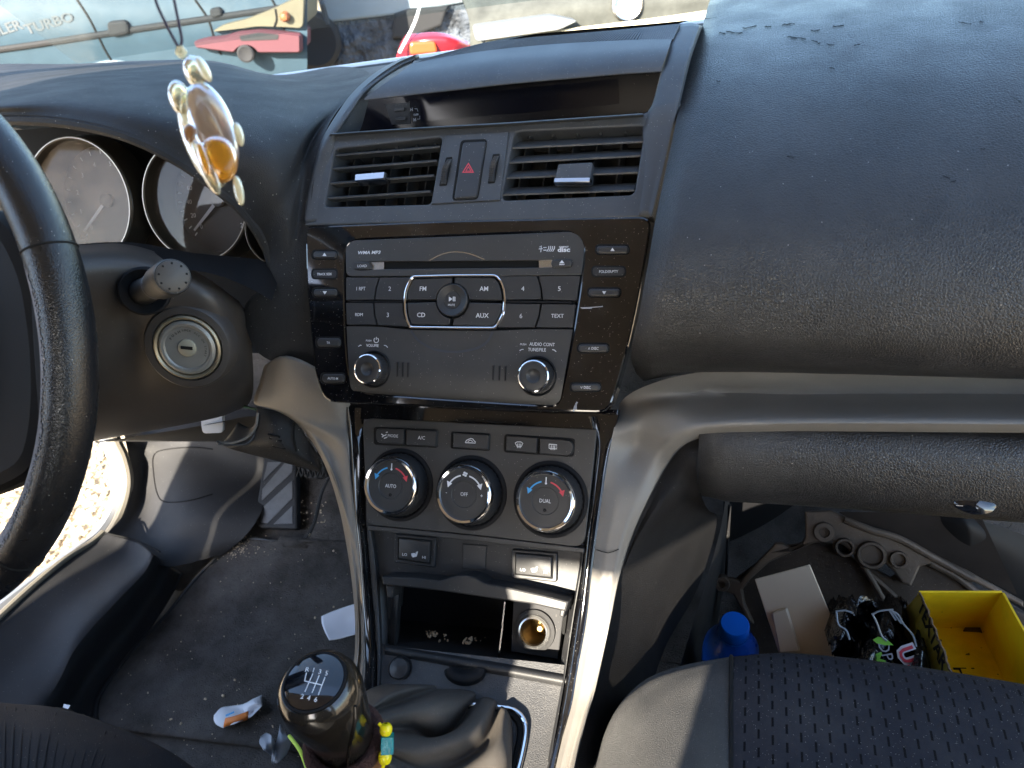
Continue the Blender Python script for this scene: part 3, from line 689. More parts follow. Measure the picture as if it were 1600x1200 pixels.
# keys
def key(pts, s, px, py, cap=.0034, sx=1, bold=.0, name='button', rot=0, sp=1):
    b = obj(name, prism(R, inpx(pts), -.003, H + .0004, .0006), BTN, ster)
    text(s, R, px, py, cap, H + .0004, WHT, b, rot=rot, sx=sx, bold=bold, sp=sp); return b
key([(540.5, 433), (593, 433), (587.5, 450), (584.5, 469), (540, 470)], '1 RPT', 564, 451, .0030, .85)
key([(540, 473), (583.5, 473), (585, 492), (589.5, 508.5), (541.5, 508)], 'RDM', 561, 491.5, .0026, .95)
key([(593.6, 433), (644, 432.5), (636, 445), (632, 458), (630.5, 469.5), (585.5, 469), (588.5, 450)], '2', 609, 451, .0036)
key([(584.5, 473), (630, 473), (631, 490), (639.5, 511), (590.5, 508.7), (586, 492)], '3', 606, 492, .0036)
key([(776, 431), (839.5, 430.8), (845, 450), (846.5, 468.5), (790.5, 469), (789, 452), (780, 438)], '4', 817, 451, .0036)
key([(840.5, 430.8), (908, 430), (902, 470.5), (847.8, 469), (846, 450)], '5', 874, 451, .0036)
key([(790.3, 473.5), (845, 474.5), (842, 494), (835.5, 512.3), (776, 512), (786, 494)], '6', 814, 493.5, .0036)
key([(846.3, 474.5), (901, 475), (895.5, 512.8), (837, 512.3), (843, 494)], 'TEXT', 871, 493.5, .0029)
# thin groove bars
for q in ([(545, 470), (631, 470), (631, 473), (545, 473)], [(790, 469.6), (893, 470.8), (894, 474), (790, 473)]):
    obj('groove_bar', prism(R, rnd(R.px(q, 0), .0007), -.003, .0004, .0002), BLK, ster)
# chrome ring
co = [(643, 430), (708, 428.3), (775, 428), (784, 438), (789, 452), (790.5, 469), (788.5, 490), (782, 503), (774, 515), (706, 514.5), (639, 513.5), (633, 500), (630, 485), (630, 468), (632, 452), (637, 440)]
chp = rnd(R.px(co, .003), .003, 3); ci = inset([np.array(a) for a in ccw(chp)], .0023)
obj('chrome_frame', plate(R, chp, [ci], -.002, .003, .0008), CHR, ster)
def ang_seg(poly, name, s, px, py):
    b = obj(name, prism(R, rnd(R.px(poly, .0015), .0006, 2), -.003, .0016, .0005), BTN, ster); text(s, R, px, py, .0036, .0016, WHT, b, bold=.01); return b
def arc(cx, cy, r, a0, a1, n=9): return [(cx + r * math.cos(math.radians(a)), cy + r * math.sin(math.radians(a)) * 1.06) for a in np.linspace(a0, a1, n)]
cxk, cyk = 707, 470
ang_seg([(646, 436), (706, 434)] + arc(cxk, cyk, 26, 267, 184) + [(636.5, 468), (638.5, 452)], 'button', 'FM', 661, 451)
ang_seg([(711, 434), (770, 433.5), (779, 442), (783, 455), (784.5, 469)] + arc(cxk, cyk, 26, -4, -83), 'button', 'AM', 756, 451)
ang_seg([(636.5, 473.5)] + arc(cxk, cyk, 26, 176, 97) + [(702, 508), (643, 507), (638, 492)], 'button', 'CD', 658, 492)
ang_seg(arc(cxk, cyk, 26, 83, 6) + [(784.5, 474), (782, 490), (772, 509), (707, 508.5)], 'button', 'AUX', 753.5, 493)
pc = R.uv(706.5, 469, .003); rr = R.rad(706, 468, 24, .003)
pb = obj('play_knob', lathe(R, *pc, [(rr, -.003), (rr, .0035), (rr * .93, .0046), (rr * .66, .0030), (rr * .52, .0024), (rr * .50, .0028), (.0001, .0030)], 48), KNOB, ster)
print_poly(R, [(701.5, 463.5), (701.5, 471), (707, 467.2)], .0031, WHT, pb); print_poly(R, [(707.6, 463.6), (709, 463.6), (709, 470.8), (707.6, 470.8)], .0031, WHT, pb); print_poly(R, [(710, 463.6), (711.4, 463.6), (711.4, 470.8), (710, 470.8)], .0031, WHT, pb)
text('MUTE', R, 705.5, 476.5, .0016, .0031, WHT, pb)
# lower panel, gently bulged
lowr = [[(541.5, 510), (590, 510.5), (640, 515), (708, 516.5), (774, 516.5), (836, 514.5), (895, 514.8)],
        [(543, 540), (592, 541), (644, 544), (708, 546), (772, 548), (830, 549), (889, 549)],
        [(545, 575), (594, 578), (646, 580), (706, 583), (768, 586), (826, 588), (882, 589)],
        [(546.5, 595), (595, 598), (647, 601), (705, 604), (766, 607), (823, 609), (878, 611)],
        [(549, 607), (596, 611), (648, 614.5), (704, 618), (765, 621.5), (822, 624.5), (874.5, 626)],
        [(556, 613), (598, 616), (648, 620), (704, 624), (765, 628), (820, 631), (864, 633)]]
hh = [.0012, .0020, .0042, .0036, .0022, .0004]
ln = [[R.P(*R.uv(a, b, h), h) for a, b in r] for r, h in zip(lowr, hh)]
lowp = obj('lower_panel', net(ln, 40, 24), FACE, ster)
crc = crv([(642, 517), (655, 533), (680, 546), (712, 550), (745, 544), (762, 533), (770, 518)], 30)
obj('printed_arc', strokes_vf(R, [[tuple(q) for q in crc]], .0020, .0024), mat('arc_print', (.04, .045, .055), .3), lowp)
for a, b in ((621, 577), (629.3, 577.5), (637.6, 578), (770.5, 582.5), (780.2, 583), (789.6, 583.5)):
    obj('vent_slit', prism(R, rnd(R.px([(a - 1.6, b - 12), (a + 1.6, b - 12), (a + 1.3, b + 12), (a - 1.9, b + 12)], .0042), .0004), .002, .0046, .0002), DARKP, lowp)
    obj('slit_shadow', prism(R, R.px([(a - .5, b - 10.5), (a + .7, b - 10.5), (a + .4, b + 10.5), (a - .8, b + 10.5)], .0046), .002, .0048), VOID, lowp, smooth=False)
hT = .0023
text('VOLUME', R, 582, 539.8, .0024, hT, WHT, lowp, sx=.85); text('PUSH', R, 576, 532.2, .0015, hT, WHT, lowp)
obj('power_symbol', strokes_vf(R, [[(588 + 3.6 * math.cos(a), 531.5 + 3.9 * math.sin(a)) for a in np.linspace(-1.0, 4.14, 16)], [(588.2, 526.5), (588, 531)]], .0006, hT), WHT, lowp, smooth=False)
obj('turn_mark', strokes_vf(R, [[(560, 541.5), (563, 539.3), (565, 539.6)], [(600, 539.6), (603, 540), (606, 543)]], .0006, hT), WHT, lowp, smooth=False)
text('AUDIO CONT', R, 847, 538, .0026, hT, WHT, lowp, sx=.85, rot=-.01); text('PUSH', R, 817.5, 538, .0015, hT, WHT, lowp); text('TUNE/FILE', R, 839, 546.4, .0026, hT, WHT, lowp, sx=.85)
obj('turn_mark', strokes_vf(R, [[(812, 548), (815, 546), (818, 546)], [(863, 546.3), (866, 546.8), (869, 549.5)]], .0006, hT), WHT, lowp, smooth=False)
def sknob(fx, fy, rp, label):
    h = .0165; u, v = R.uv(fx, fy, h); r = R.rad(fx, fy, rp, h)
    k = obj('knob', lathe(R, u, v, [(r * 1.02, -.003), (r * 1.02, .008), (r * .99, .0125), (r * .97, .0130)], 64, knurl=(0, 2, .97)), KNOB, ster, label=label)
    obj('knob_well', lathe(R, u, v, [(r * 1.25, .0015), (r * 1.25, .0042), (r * 1.18, .0050), (r * 1.08, .0036), (r * 1.03, .0010)], 48), BLK, k)
    obj('chrome_ring', lathe(R, u, v, [(r * .99, .0120), (r * 1.0, .0136), (r * .97, .0155), (r * .90, .0160), (r * .86, .0152)], 56, cap=False), CHR, k)
    obj('knob_face', lathe(R, u, v, [(r * .88, .0135), (r * .87, .0152), (r * .8, .0156), (r * .44, .0155), (r * .38, .0146), (r * .2, .0136), (.0001, .0134)], 48), KNOB, k)
sknob(572.5, 576.5, 21.5, 'volume knob with a chrome ring, left'); sknob(832.5, 587.5, 25, 'tuning knob with a chrome ring, right')
# side keys on the gloss surround
def side(cx, cy, w_, h_, s=None, tri=0, flat=False, slope=0):
    hb_ = .0030 if not flat else .0016
    obj('key_recess', prism(R, pill(R, cx, cy, w_ + 5, h_ + 5, .0014, slope), 0, .0014, .0001), VOID, ster)
    b = obj('button' if not flat else 'label_plate', prism(R, pill(R, cx, cy, w_, h_, hb_, slope), 0, hb_, .0012 if not flat else .0003), BTN if not flat else DARKP, ster)
    if s: text(s, R, cx, cy + .3, .0020, hb_, WHT, b, sx=.9, bold=.005)
    if tri: print_poly(R, [(cx - 3.2, cy + 2 * tri), (cx + 3.2, cy + 2 * tri), (cx, cy - 3 * tri)], hb_, WHT, b)
side(507, 398, 36, 11, tri=1); side(507, 428, 37, 12, 'TRACK SEEK', flat=True); side(507.5, 457, 36, 11, tri=-1)
side(513, 535, 36, 13, 'TA'); side(520, 591, 35, 13, 'AUTO-M')
side(957, 390, 50, 12, tri=1); side(951, 424, 50, 13, 'FOLDER/PTY', flat=True); side(944, 457, 49, 12, tri=-1)
side(927, 544, 47, 12, '\u2227 DISC'); side(915, 605, 45, 11, '\u2228 DISC')

# ================================================================== CLIMATE PANEL
clim = thing('climate_control_panel', 'climate control panel with three chrome ringed dials below the stereo', 'climate control')
kp = K.px([(566, 653), (933, 671), (926, 740), (919, 800), (913, 856), (742, 836), (574, 820), (570, 740)], .002)
obj('panel', prism(K, rnd(kp, [.005, .006, .01, .01, .001, .01, .001, .01], 4), -.006, .002, .0008), FACE, clim)
def cbtn(pts, r, s=None, c=(0, 0), cap=.0026):
    b = obj('button', prism(K, rnd(K.px(pts, .006), r, 4), 0, .006, .0014), BTN, clim)
    if s: text(s, K, c[0], c[1], cap, .006, WHT, b, sx=.95, rot=0)
    return b
obj('button_recess', prism(K, rnd(K.px([(584, 667), (684, 671), (684, 700), (584, 695)], .0022), .003), .001, .0024, .0002), BLK, clim)
obj('button_recess', prism(K, rnd(K.px([(705, 674), (766, 677), (765, 705), (704, 701)], .0022), .002), .001, .0024, .0002), BLK, clim)
obj('button_recess', prism(K, rnd(K.px([(788, 678), (899, 685), (897, 714), (787, 707)], .0022), .003), .001, .0024, .0002), BLK, clim)
b = cbtn([(586, 669), (631, 670.5), (631, 695), (587, 692)], [.005, .001, .001, .005], 'MODE', (614, 681)); 
obj('air_symbol', strokes_vf(K, [[(596, 678), (600, 681), (604, 679)], [(597, 683), (601, 680)], [(600, 685), (605, 683)], [(603, 676), (606, 675)]], .0009, .006), WHT, b, smooth=False)
cbtn([(635, 670.7), (682, 673), (681, 698), (634, 695)], .001, 'A/C', (658.5, 684), .0030)
b = cbtn([(708, 676), (764, 679.5), (762, 703), (707, 699)], .001)
obj('recirculation_symbol', strokes_vf(K, [[(727, 691.5), (729, 688), (732, 686.5), (736, 685), (739, 686), (741, 689), (743, 690.5), (743, 692.3), (727, 691.6)], [(731, 690), (735, 687.5), (739, 690)]], .0007, .006), WHT, b, smooth=False)
b = cbtn([(791, 680.5), (840, 684), (838.5, 708.5), (790, 704)], .001)
obj('windscreen_symbol', strokes_vf(K, [[(805, 692), (808, 690.5), (814, 690.5), (817, 692.5), (814.5, 698), (808, 697.5), (805, 692)], [(809, 693), (808.6, 700)], [(811.5, 693), (811, 700)], [(814, 693), (813, 700)]], .0006, .006), WHT, b, smooth=False)
b = cbtn([(843.5, 684.5), (896, 688), (894.5, 713), (842.5, 709)], [.001, .006, .006, .001])
obj('rear_window_symbol', strokes_vf(K, [[(858, 694), (870, 695), (870, 701.5), (858, 700.5), (858, 694)], [(861.5, 696), (861, 703)], [(864.5, 696), (864, 703)], [(867, 696), (866.6, 703)]], .0006, .006), WHT, b, smooth=False)
def cknob(fx, fy, rp, s, cols, label, mk):
    h = .021; u, v = K.uv(fx, fy, h); r = K.rad(fx, fy, rp, h)
    k = obj('dial', lathe(K, u, v, [(r * 1.09, .001), (r * 1.06, .010), (r * 1.0, .016), (r * .97, .018)], 72, knurl=(0, 1, .985)), KNOB, clim, label=label)
    obj('dial_well', lathe(K, u, v, [(r * 1.27, .0015), (r * 1.26, .0030), (r * 1.16, .0038), (r * 1.10, .0026)], 56), BLK, k)
    obj('chrome_ring', lathe(K, u, v, [(r * .985, .0155), (r * 1.0, .0175), (r * .98, .0205), (r * .93, .0218), (r * .86, .0212), (r * .825, .0190)], 64, cap=False), CHR, k)
    obj('dial_face', lathe(K, u, v, [(r * .84, .0170), (r * .83, .0193), (r * .45, .0196), (r * .43, .0190), (.0001, .0190)], 56), KNOB, k)
    hf = .0198; fr = Frame(K.P(u, v, 0), K.N, K.U); fr2 = fr
    pp_ = max(1, 1)
    t = text(s, fr2, (0, -.0), None, .0030, .0192, WHT, k, sx=.85)
    def arcp(a0, a1, R0=.62, n=12): return [(r * R0 * math.sin(math.radians(a)), r * R0 * math.cos(math.radians(a))) for a in np.linspace(a0, a1, n)]
    stroke(fr, arcp(-14, -58), .0012, hf - .0002, cols[0], k, uv=True); stroke(fr, arcp(14, 60), .0012, hf - .0002, cols[1], k, uv=True)
    for sgn, c in ((-1, cols[0]), (1, cols[1])):
        a = math.radians(68) * sgn; ex, ey = r * .62 * math.sin(a), r * .62 * math.cos(a)
        print_poly(fr, [(ex + sgn * .0002, ey - .0012), (ex - sgn * .0034, ey + .0022), (ex + sgn * .0012, ey + .0042)], hf, c, k, uv=True)
    if mk == 'fan':
        for q in range(4):
            a = q * math.pi / 2 + .4; cx_, cy_ = .0013 * math.cos(a), r * .66 + .0013 * math.sin(a)
            print_poly(fr, [(cx_ + .0011 * math.cos(a + w_), cy_ + .0009 * math.sin(a + w_)) for w_ in np.linspace(0, 6.28, 8)[:-1]], hf, WHT, k, uv=True, name='fan_blade')
        text('-', fr, (-r * .62, 0), None, .003, hf, WHT, k); text('+', fr, (r * .62, 0), None, .003, hf, WHT, k)
        
    else:
        print_poly(fr, [(-.0004, r * .56), (.0004, r * .56), (.0004, r * .76), (-.0004, r * .76)], hf, WHT, k, uv=True, name='thermometer_symbol')
        print_poly(fr, [(.0009 * math.cos(a), r * .56 + .0009 * math.sin(a)) for a in np.linspace(0, 6.28, 10)[:-1]], hf, WHT, k, uv=True, name='thermometer_symbol')
        obj('indicator_dot', lathe(fr, 0, -r * .30, [(.0014, .0189), (.0014, .0193), (.0009, .0194), (.0005, .0190)], 16), BLK, k)
_t = text
def text(s, fr, px, py, cap, h, m, parent, **kw):
    if py is None:   # px is a (u,v) pair already on the plane
        f2 = Frame(fr.P(px[0], px[1], 0), fr.N, fr.U)
        class Z(Frame):
            def uv(s_, a, b, c=0): return (0, 0)
        z = Z(f2.C, f2.N, f2.U); return _t(s, z, 0, 0, cap, h, m, parent, **kw)
    return _t(s, fr, px, py, cap, h, m, parent, **kw)
cknob(609, 759.5, 42, 'AUTO', (BLUP, REDP), 'left dial marked AUTO with blue and red arrows', 't')
cknob(724, 772.5, 44.5, 'OFF', (WHT, WHT), 'middle fan dial marked OFF with white arrows', 'fan')
cknob(851, 783, 47.5, 'DUAL', (BLUP, REDP), 'right dial marked DUAL with blue and red arrows', 't')

# ================================================================== CENTRE CONSOLE
cons = thing('centre_console', 'centre console below the dials with gloss black side strips and an open cubby', 'console')
def strip(name, L, m, nu=6, nv=60, **k):
    return obj(name, net(L, nu, nv), m, cons, **k)
# gloss black strips
strip('gloss_strip', [[K.P(*K.uv(a, b, h), h) for a, b, h in r] for r in [
    [(916, 650, -.002), (925, 651, .001), (945, 651, .001), (966, 648, .000), (968, 648, -.006)],
    [(920, 668, -.002), (933, 670, .001), (948, 670, .001), (961, 668, .0005), (963, 668, -.006)]]] +
  [[lw(a, y, -.004), lw(a + .25 * (b - a), y, .0015), lw(a + .6 * (b - a), y, .002), lw(b - 1, y, .001), lw(b, y, -.004)] for a, b, y in
   [(928, 954, 700), (922, 944, 760), (914, 934, 830), (908, 926, 890), (897, 917, 970), (886, 903, 1050), (876, 892, 1110), (862, 874, 1170), (850, 864, 1220), (832, 848, 1300)]],
   PIANO, label='right gloss black strip beside the dials')
strip('gloss_strip', [[K.P(*K.uv(a, b, h), h) for a, b, h in r] for r in [
    [(538, 636, -.006), (541, 636, .0005), (555, 637, .001), (572, 638, -.002)],
    [(543, 665, -.006), (546, 665, .0005), (556, 665, .001), (568, 665, -.002)]]] +
  [[lw(a, y, -.004), lw(a + 1, y, .001), lw(a + .6 * (b - a), y, .002), lw(b, y, -.004)] for a, b, y in
   [(546, 570, 700), (549, 572, 760), (552, 572, 810), (558, 577, 870), (562, 582, 930), (567, 586, 990), (567, 589, 1040), (563, 588, 1090), (556, 584, 1150), (545, 575, 1220)]],
   PIANO, label='left gloss black strip beside the dials')
# black bridge between stereo and climate panel
obj('gloss_bridge', prism(K, K.px([(543, 626), (750, 636), (966, 640), (962, 672), (934, 674), (750, 664), (567, 655), (545, 657)], -.002), -.012, -.0005, .0005), PIANO, cons)
# silver left limb
strip('silver_side_trim', [
  [aty(413, 571, .075), aty(445, 556, .060), aty(500, 580, .055), aty(548, 632, .050), aty(552, 632, .060)],
  [aty(405, 600, .065), aty(450, 600, .050), aty(505, 620, .045), aty(540, 650, .044), aty(546, 650, .050)],
  [aty(397, 630, .056), aty(440, 636, .046), aty(495, 655, .040), aty(539, 668, .038), aty(545, 668, .043)],
  [aty(428, 640, .052), aty(462, 655, .042), aty(506, 675, .034), lw(541, 690, .002), lw(547, 690, -.002)],
  [aty(462, 660, .046), aty(486, 677, .037), aty(515, 700, .030), lw(543, 720, .002), lw(548, 720, -.002)],
  [aty(490, 694, .038), aty(505, 708, .026), aty(525, 735, .016), lw(546, 750, .002), lw(551, 750, -.002)],
  [aty(513, 740, .022), aty(522, 745, .010), aty(536, 775, .0), lw(551, 790, .002), lw(556, 790, -.002)],
  [aty(530, 795, .004), aty(537, 798, -.008), aty(546, 820, -.018), lw(557, 835, .002), lw(562, 835, -.002)],
  [aty(541, 850, -.016), aty(547, 852, -.026), aty(554, 868, -.032), lw(561, 880, .002), lw(565, 880, -.002)],
  [aty(551, 920, -.040), aty(556, 921, -.050), aty(561, 930, -.052), lw(566, 935, .002), lw(569, 935, -.002)],
  [aty(555, 990, -.062), aty(560, 990, -.070), aty(564, 995, -.070), lw(568, 995, .002), lw(571, 995, -.002)],
  [aty(551, 1045, -.085), aty(556, 1045, -.092), aty(562, 1045, -.090), lw(569, 1045, .002), lw(572, 1045, -.002)],
  [aty(535, 1100, -.110), aty(541, 1100, -.118), aty(548, 1100, -.114), lw(562, 1100, .002), lw(566, 1100, -.002)]], SILV, 20, 90, label='slim silver trim curving down the left of the console', solid=.002, angle=60)
# console inner side walls (between strips and cubby)
for a, b in (([(573, 825), (580, 880), (584, 930), (588, 990), (590, 1040), (588, 1100)], [(592, 836), (600, 880), (604, 930), (606, 990), (604, 1030), (600, 1100)]), ([(913, 856), (907, 900), (897, 960), (888, 1020), (880, 1075), (860, 1190)], [(905, 858), (898, 900), (888, 960), (880, 1010), (872, 1062), (850, 1190)])):
    obj('inner_wall', net([[lw(p[0], p[1], -.001), lw(p[0] * .7 + q[0] * .3, p[1], -.002), lw(p[0] * .5 + q[0] * .5, p[1], -.010), lw(q[0], q[1], -.016), lw(q[0], q[1], -.035)] for p, q in zip(a, b)], 8, 24), DARKP, cons)
# shelf under climate panel
hS = -.010
obj('overhang_edge', prism(K, K.px([(574, 821), (742, 837), (913, 857), (912, 864), (742, 845), (574, 828)], .002), -.006, .0018, .0006), FACE, cons)
sw = obj('switch_panel', prism(K, K.px([(572, 824), (915, 858), (900, 930), (740, 915), (588, 905)], hS), -.030, hS, .001), DARKP, cons, label='dark panel holding the two seat heater switches')
def seath(pts, w, right):
    P = [np.array(p, float) for p in pts]
    b = obj('seat_heater_switch', prism(K, rnd(K.px([P[0] + (-8, -7), P[1] + (9, -6), P[2] + (9, 8), P[3] + (-8, 7)], hS + .003), .002, 3), hS, hS + .003, .001), DARKP, cons)
    obj('switch_gap', prism(K, rnd(K.px([P[0] + (-2, -2), P[1] + (3, -2), P[2] + (3, 3), P[3] + (-2, 2)], hS + .0033), .001), hS, hS + .0034, .0001), VOID, b)
    a = [K.uv(*p, hS + .005) for p in P]
    v, f = prism(K, rnd(a, .0008, 2), hS, hS + .0055, .0006)
    obj('rocker', (v, f), BTN, b)
    c = P[3] * .5 + P[2] * .5; e = P[2] - P[3]; up_ = np.array([0, -1.])
    text('LO', K, *(P[3] + e * .20 + up_ * 7), .0023, hS + .0055, WHT, b, sx=1.15); text('HI', K, *(P[3] + e * .84 + up_ * 7), .0023, hS + .0055, WHT, b, sx=1.15)
    q = P[3] + e * .52 + up_ * 9
    obj('seat_symbol', strokes_vf(K, [[q + (5, -5), q + (3, 2), q + (-3, 3.5)], [q + (3.5, -4), q + (2, 2)], [q + (-4, -2), q + (-3, 2.5)], [q + (-2, -2.5), q + (-1, 2)], [q + (0, -2.5), q + (1, 1.5)]], .0012, hS + .0055), WHT, b, smooth=False)
seath([(624, 841), (672, 846), (670, 879), (623, 872)], 0, 0)
seath([(807, 865), (862, 870), (861, 902), (806, 896)], 0, 1)
obj('blank_cover', prism(K, rnd(K.px([(724, 850), (760, 853), (758, 890), (723, 887)], hS + .0004), .0015), hS, hS + .0008, .0004), BTN, cons)
ring_poly(K, [(723, 849), (761, 852), (759, 891), (722, 888)], .0003, hS + .0004, VOID, cons, 'cover_gap')
# open cubby lid seen edge-on
lo = [(596, 901), (640, 902), (686, 907), (700, 903), (714, 899), (728, 898.5), (742, 902), (757, 911), (800, 919), (850, 930), (888, 940), (884, 956), (830, 944), (760, 934), (690, 924), (640, 918), (598, 914)]
lid = obj('cubby_lid', prism(K, K.px(lo, .012), -.012, .012, .0014, back=True), DARKP, cons, label='open cubby lid with a curved finger tab')
obj('lid_hinge', prism(K, K.px([(602, 914), (616, 916), (612, 934), (605, 934)], .008), -.006, .008, .001), DARKP, lid)
obj('lid_hinge', prism(K, K.px([(876, 950), (884, 952), (880, 966), (874, 962)], .008), -.006, .008, .001), DARKP, lid)
# cubby box
cz = K.px([(618, 910), (895, 945), (882, 1060), (606, 1018)], -.012)
a_, b_, c_, d_ = ccw(cz)
def kq(px, py, h): return K.P(*K.uv(px, py, h), h)
def quadvf(*p): return list(p), [tuple(range(len(p)))]
cb = obj('cubby_box', quadvf(kq(600, 905, -.085), kq(900, 945, -.085), kq(900, 1040, -.085), kq(600, 1030, -.085)), BLK, cons, smooth=False, label='open cubby with crumbs on its floor')
obj('cubby_side', net([[kq(612, 912, -.012), kq(628, 916, -.014), kq(628, 916, -.085)], [kq(610, 960, -.012), kq(624, 962, -.014), kq(626, 962, -.085)], [kq(608, 1010, -.012), kq(620, 1010, -.014), kq(626, 1000, -.085)]], 6, 6), DARKP, cb)
obj('cubby_floor', quadvf(kq(606, 1006, -.012), kq(886, 1050, -.012), kq(886, 990, -.09), kq(606, 965, -.09)), DARKP, cb, smooth=False)
obj('cubby_ceiling', quadvf(kq(606, 905, -.012), kq(895, 935, -.012), kq(895, 935, -.09), kq(606, 905, -.09)), BLK, cb, smooth=False)
obj('divider', quadvf(kq(788, 940, -.013), kq(790, 940, -.013), kq(780, 1034, -.013), kq(777.5, 1034, -.013)), CHRS, cb, smooth=False)
obj('divider_wall', quadvf(kq(788, 940, -.0135), kq(777, 1036, -.0135), kq(777, 1036, -.085), kq(788, 940, -.085)), DARKP, cb, smooth=False)
ucs, vcs = K.uv(835, 986, -.024)
obj('socket_plate', plate(K, K.px([(802, 935), (882, 946), (872, 1030), (798, 1018)], -.026), [[(ucs + .0120 * math.cos(a), vcs + .0120 * math.sin(a)) for a in np.linspace(0, 2 * math.pi, 33)[:-1]]], -.034, -.026, .0008), KICK, cb)
sk = obj('lighter_socket', lathe(K, ucs, vcs, [(.0180, -.026), (.0178, -.0235), (.0150, -.0225), (.0128, -.0235), (.0122, -.028)], 48, cap=False), DARKP, cons, label='open lighter socket with a worn metal ring')
obj('socket_rim', lathe(K, ucs, vcs, [(.0135, -.0235), (.0128, -.0195), (.0114, -.0190), (.0106, -.021)], 48, cap=False), CHRS, sk)
obj('barrel', lathe(K, ucs, vcs, [(.0106, -.021), (.0102, -.055)], 40, cap=False), mat('socket_barrel', (.16, .11, .05), .35, metal=.6), sk)
obj('socket_floor', lathe(K, ucs, vcs, [(.0103, -.052), (.0001, -.052)], 24), mat('socket_brass', (.30, .20, .07), .4, metal=.8), sk)
cc = K.uv(842, 984, -.03); obj('contact_pin', lathe(K, cc[0], cc[1], [(.003, -.045), (.003, -.034), (.002, -.033), (.0001, -.033)], 16), MATS['socket_brass'], sk)
obj('hinge_slot', prism(K, rnd(K.px([(880, 950), (887, 951), (882, 992), (878, 990)], -.011), .001), -.02, -.0108, .0002), VOID, cons)
obj('hinge_slot', prism(K, rnd(K.px([(614, 918), (624, 919), (622, 950), (616, 950)], -.011), .001), -.02, -.0108, .0002), VOID, cons)
# crumbs
cr = []
def crumb(p, r): 
    ax = np.linalg.qr(rng.normal(size=(3, 3)))[0]; return ell(p, ax, r * rng.uniform(.4, 1.2, 3), 6, 4)
for k in range(70):
    a = rng.uniform(0, 1); x = 660 + 220 * a; y = 992 + 30 * a + rng.normal() * 5
    cr.append(crumb(kq(x, y, -.04 - .03 * rng.random()), rng.uniform(.0005, .0013)))
for x, y in ((672, 992), (677, 990), (729, 1004), (732, 1001), (695, 996), (795, 1027), (800, 1026), (856, 1037), (862, 1036)):
    for q in range(5): cr.append(crumb(kq(x + rng.normal() * 3, y + rng.normal() * 2, -.03), rng.uniform(.001, .0022)))
obj('crumbs', join(*cr), mat('crumb', (.30, .22, .14), .9), cons, kind='stuff')
# ledge below cubby and the tunnel top
obj('cubby_ledge', net([[lw(600, 1006, -.010), lw(740, 1026, -.010), lw(886, 1052, -.010)], [lw(602, 1011, -.004), lw(740, 1034, -.004), lw(886, 1059, -.004)], [lw(602, 1018, -.004), lw(740, 1042, -.004), lw(884, 1068, -.004)], [lw(600, 1024, -.010), lw(740, 1050, -.010), lw(882, 1076, -.010)]], 16, 10), DARKP, cons)
HT = -.008
obj('tunnel_top', net([[lw(a, y0 + (y1 - y0) * (a - 560) / 330, HT) for a in (574, 610, 680, 760, 830, 888)] for y0, y1 in ((1004, 1040), (1030, 1080), (1080, 1120), (1140, 1170), (1220, 1230), (1330, 1320))], 24, 30), mat('tunnel_plastic', (.050, .050, .052), .5, bump=[('noise', 1100, .8, .0008)], dust=.35, dustscale=1200, var=.12), cons, label='grained grey console top around the gear gaiter')
tp = lw(727, 1052, HT); TF = Frame(tp, (0, -.35, .94))
obj('rear_section', box((-.10, -1.0, -.42), (.105, -.30, -.105)), DARKP, cons, smooth=False)  # unseen box, added and raised to keep sun off the passenger floor
# parking sensor button
bf = Frame(lw(626, 1045, HT), (0, -.5, .86)); r_ = bf.rad(626, 1045, 15, 0)
pk = obj('round_button', lathe(bf, 0, 0, [(r_, -.002), (r_, .003), (r_ * .92, .005), (r_ * .8, .0052), (r_ * .45, .0062), (.0001, .0066)], 32), BTN, cons)
obj('button_well', lathe(bf, 0, 0, [(r_ * 1.2, -.002), (r_ * 1.2, .0012), (r_ * 1.05, .0014)], 32, cap=False), BLK, pk)
for ssx in (('P', 617.5, 1062), ('\u25b2', 629.5, 1065)): text(ssx[0], bf, ssx[1], ssx[2], .0032 if ssx[0] == 'P' else .0022, .0006, WHT, cons, shear=.2, rot=-.15)
obj('sensor_symbol', strokes_vf(bf, [[(621 + k * 2, 1061 + k * .6), (622 + k * 2, 1064 + k * .4)] for k in range(3)], .0005, .0006), WHT, cons, smooth=False)
# dark finger catch
fc = []
for t in np.linspace(math.pi * 1.0, 2 * math.pi, 14):
    px, py = 727 + 33 * math.cos(t), 1048 - 24 * math.sin(t); fc.append([lw(px, py, HT + .001), lw(727 + 30 * math.cos(t), 1045 - 20 * math.sin(t), HT + .006), lw(727 + 22 * math.cos(t), 1043 - 12 * math.sin(t), HT + .006), lw(727 + 16 * math.cos(t), 1040 - 6 * math.sin(t), HT + .001)])
obj('finger_catch', net(fc, 10, 28), BLK, cons)
obj('catch_recess', quadvf(lw(700, 1036, HT + .0006), lw(752, 1044, HT + .0006), lw(748, 1058, HT + .0015), lw(727, 1064, HT + .0015), lw(705, 1054, HT + .0015)), VOID, cons, smooth=False)

# ================================================================== GEAR LEVER
gear = thing('gear_lever', 'gear lever with glossy black knob and a folded leather gaiter', 'gear lever')
GD = dep(492, 1066, .462); GB = dep(552, 1172, .520); gax = nrm(GD - GB); L_ = np.linalg.norm(GD - GB)
G = Frame(GD, gax, M @ np.array([1, .10, 0]))
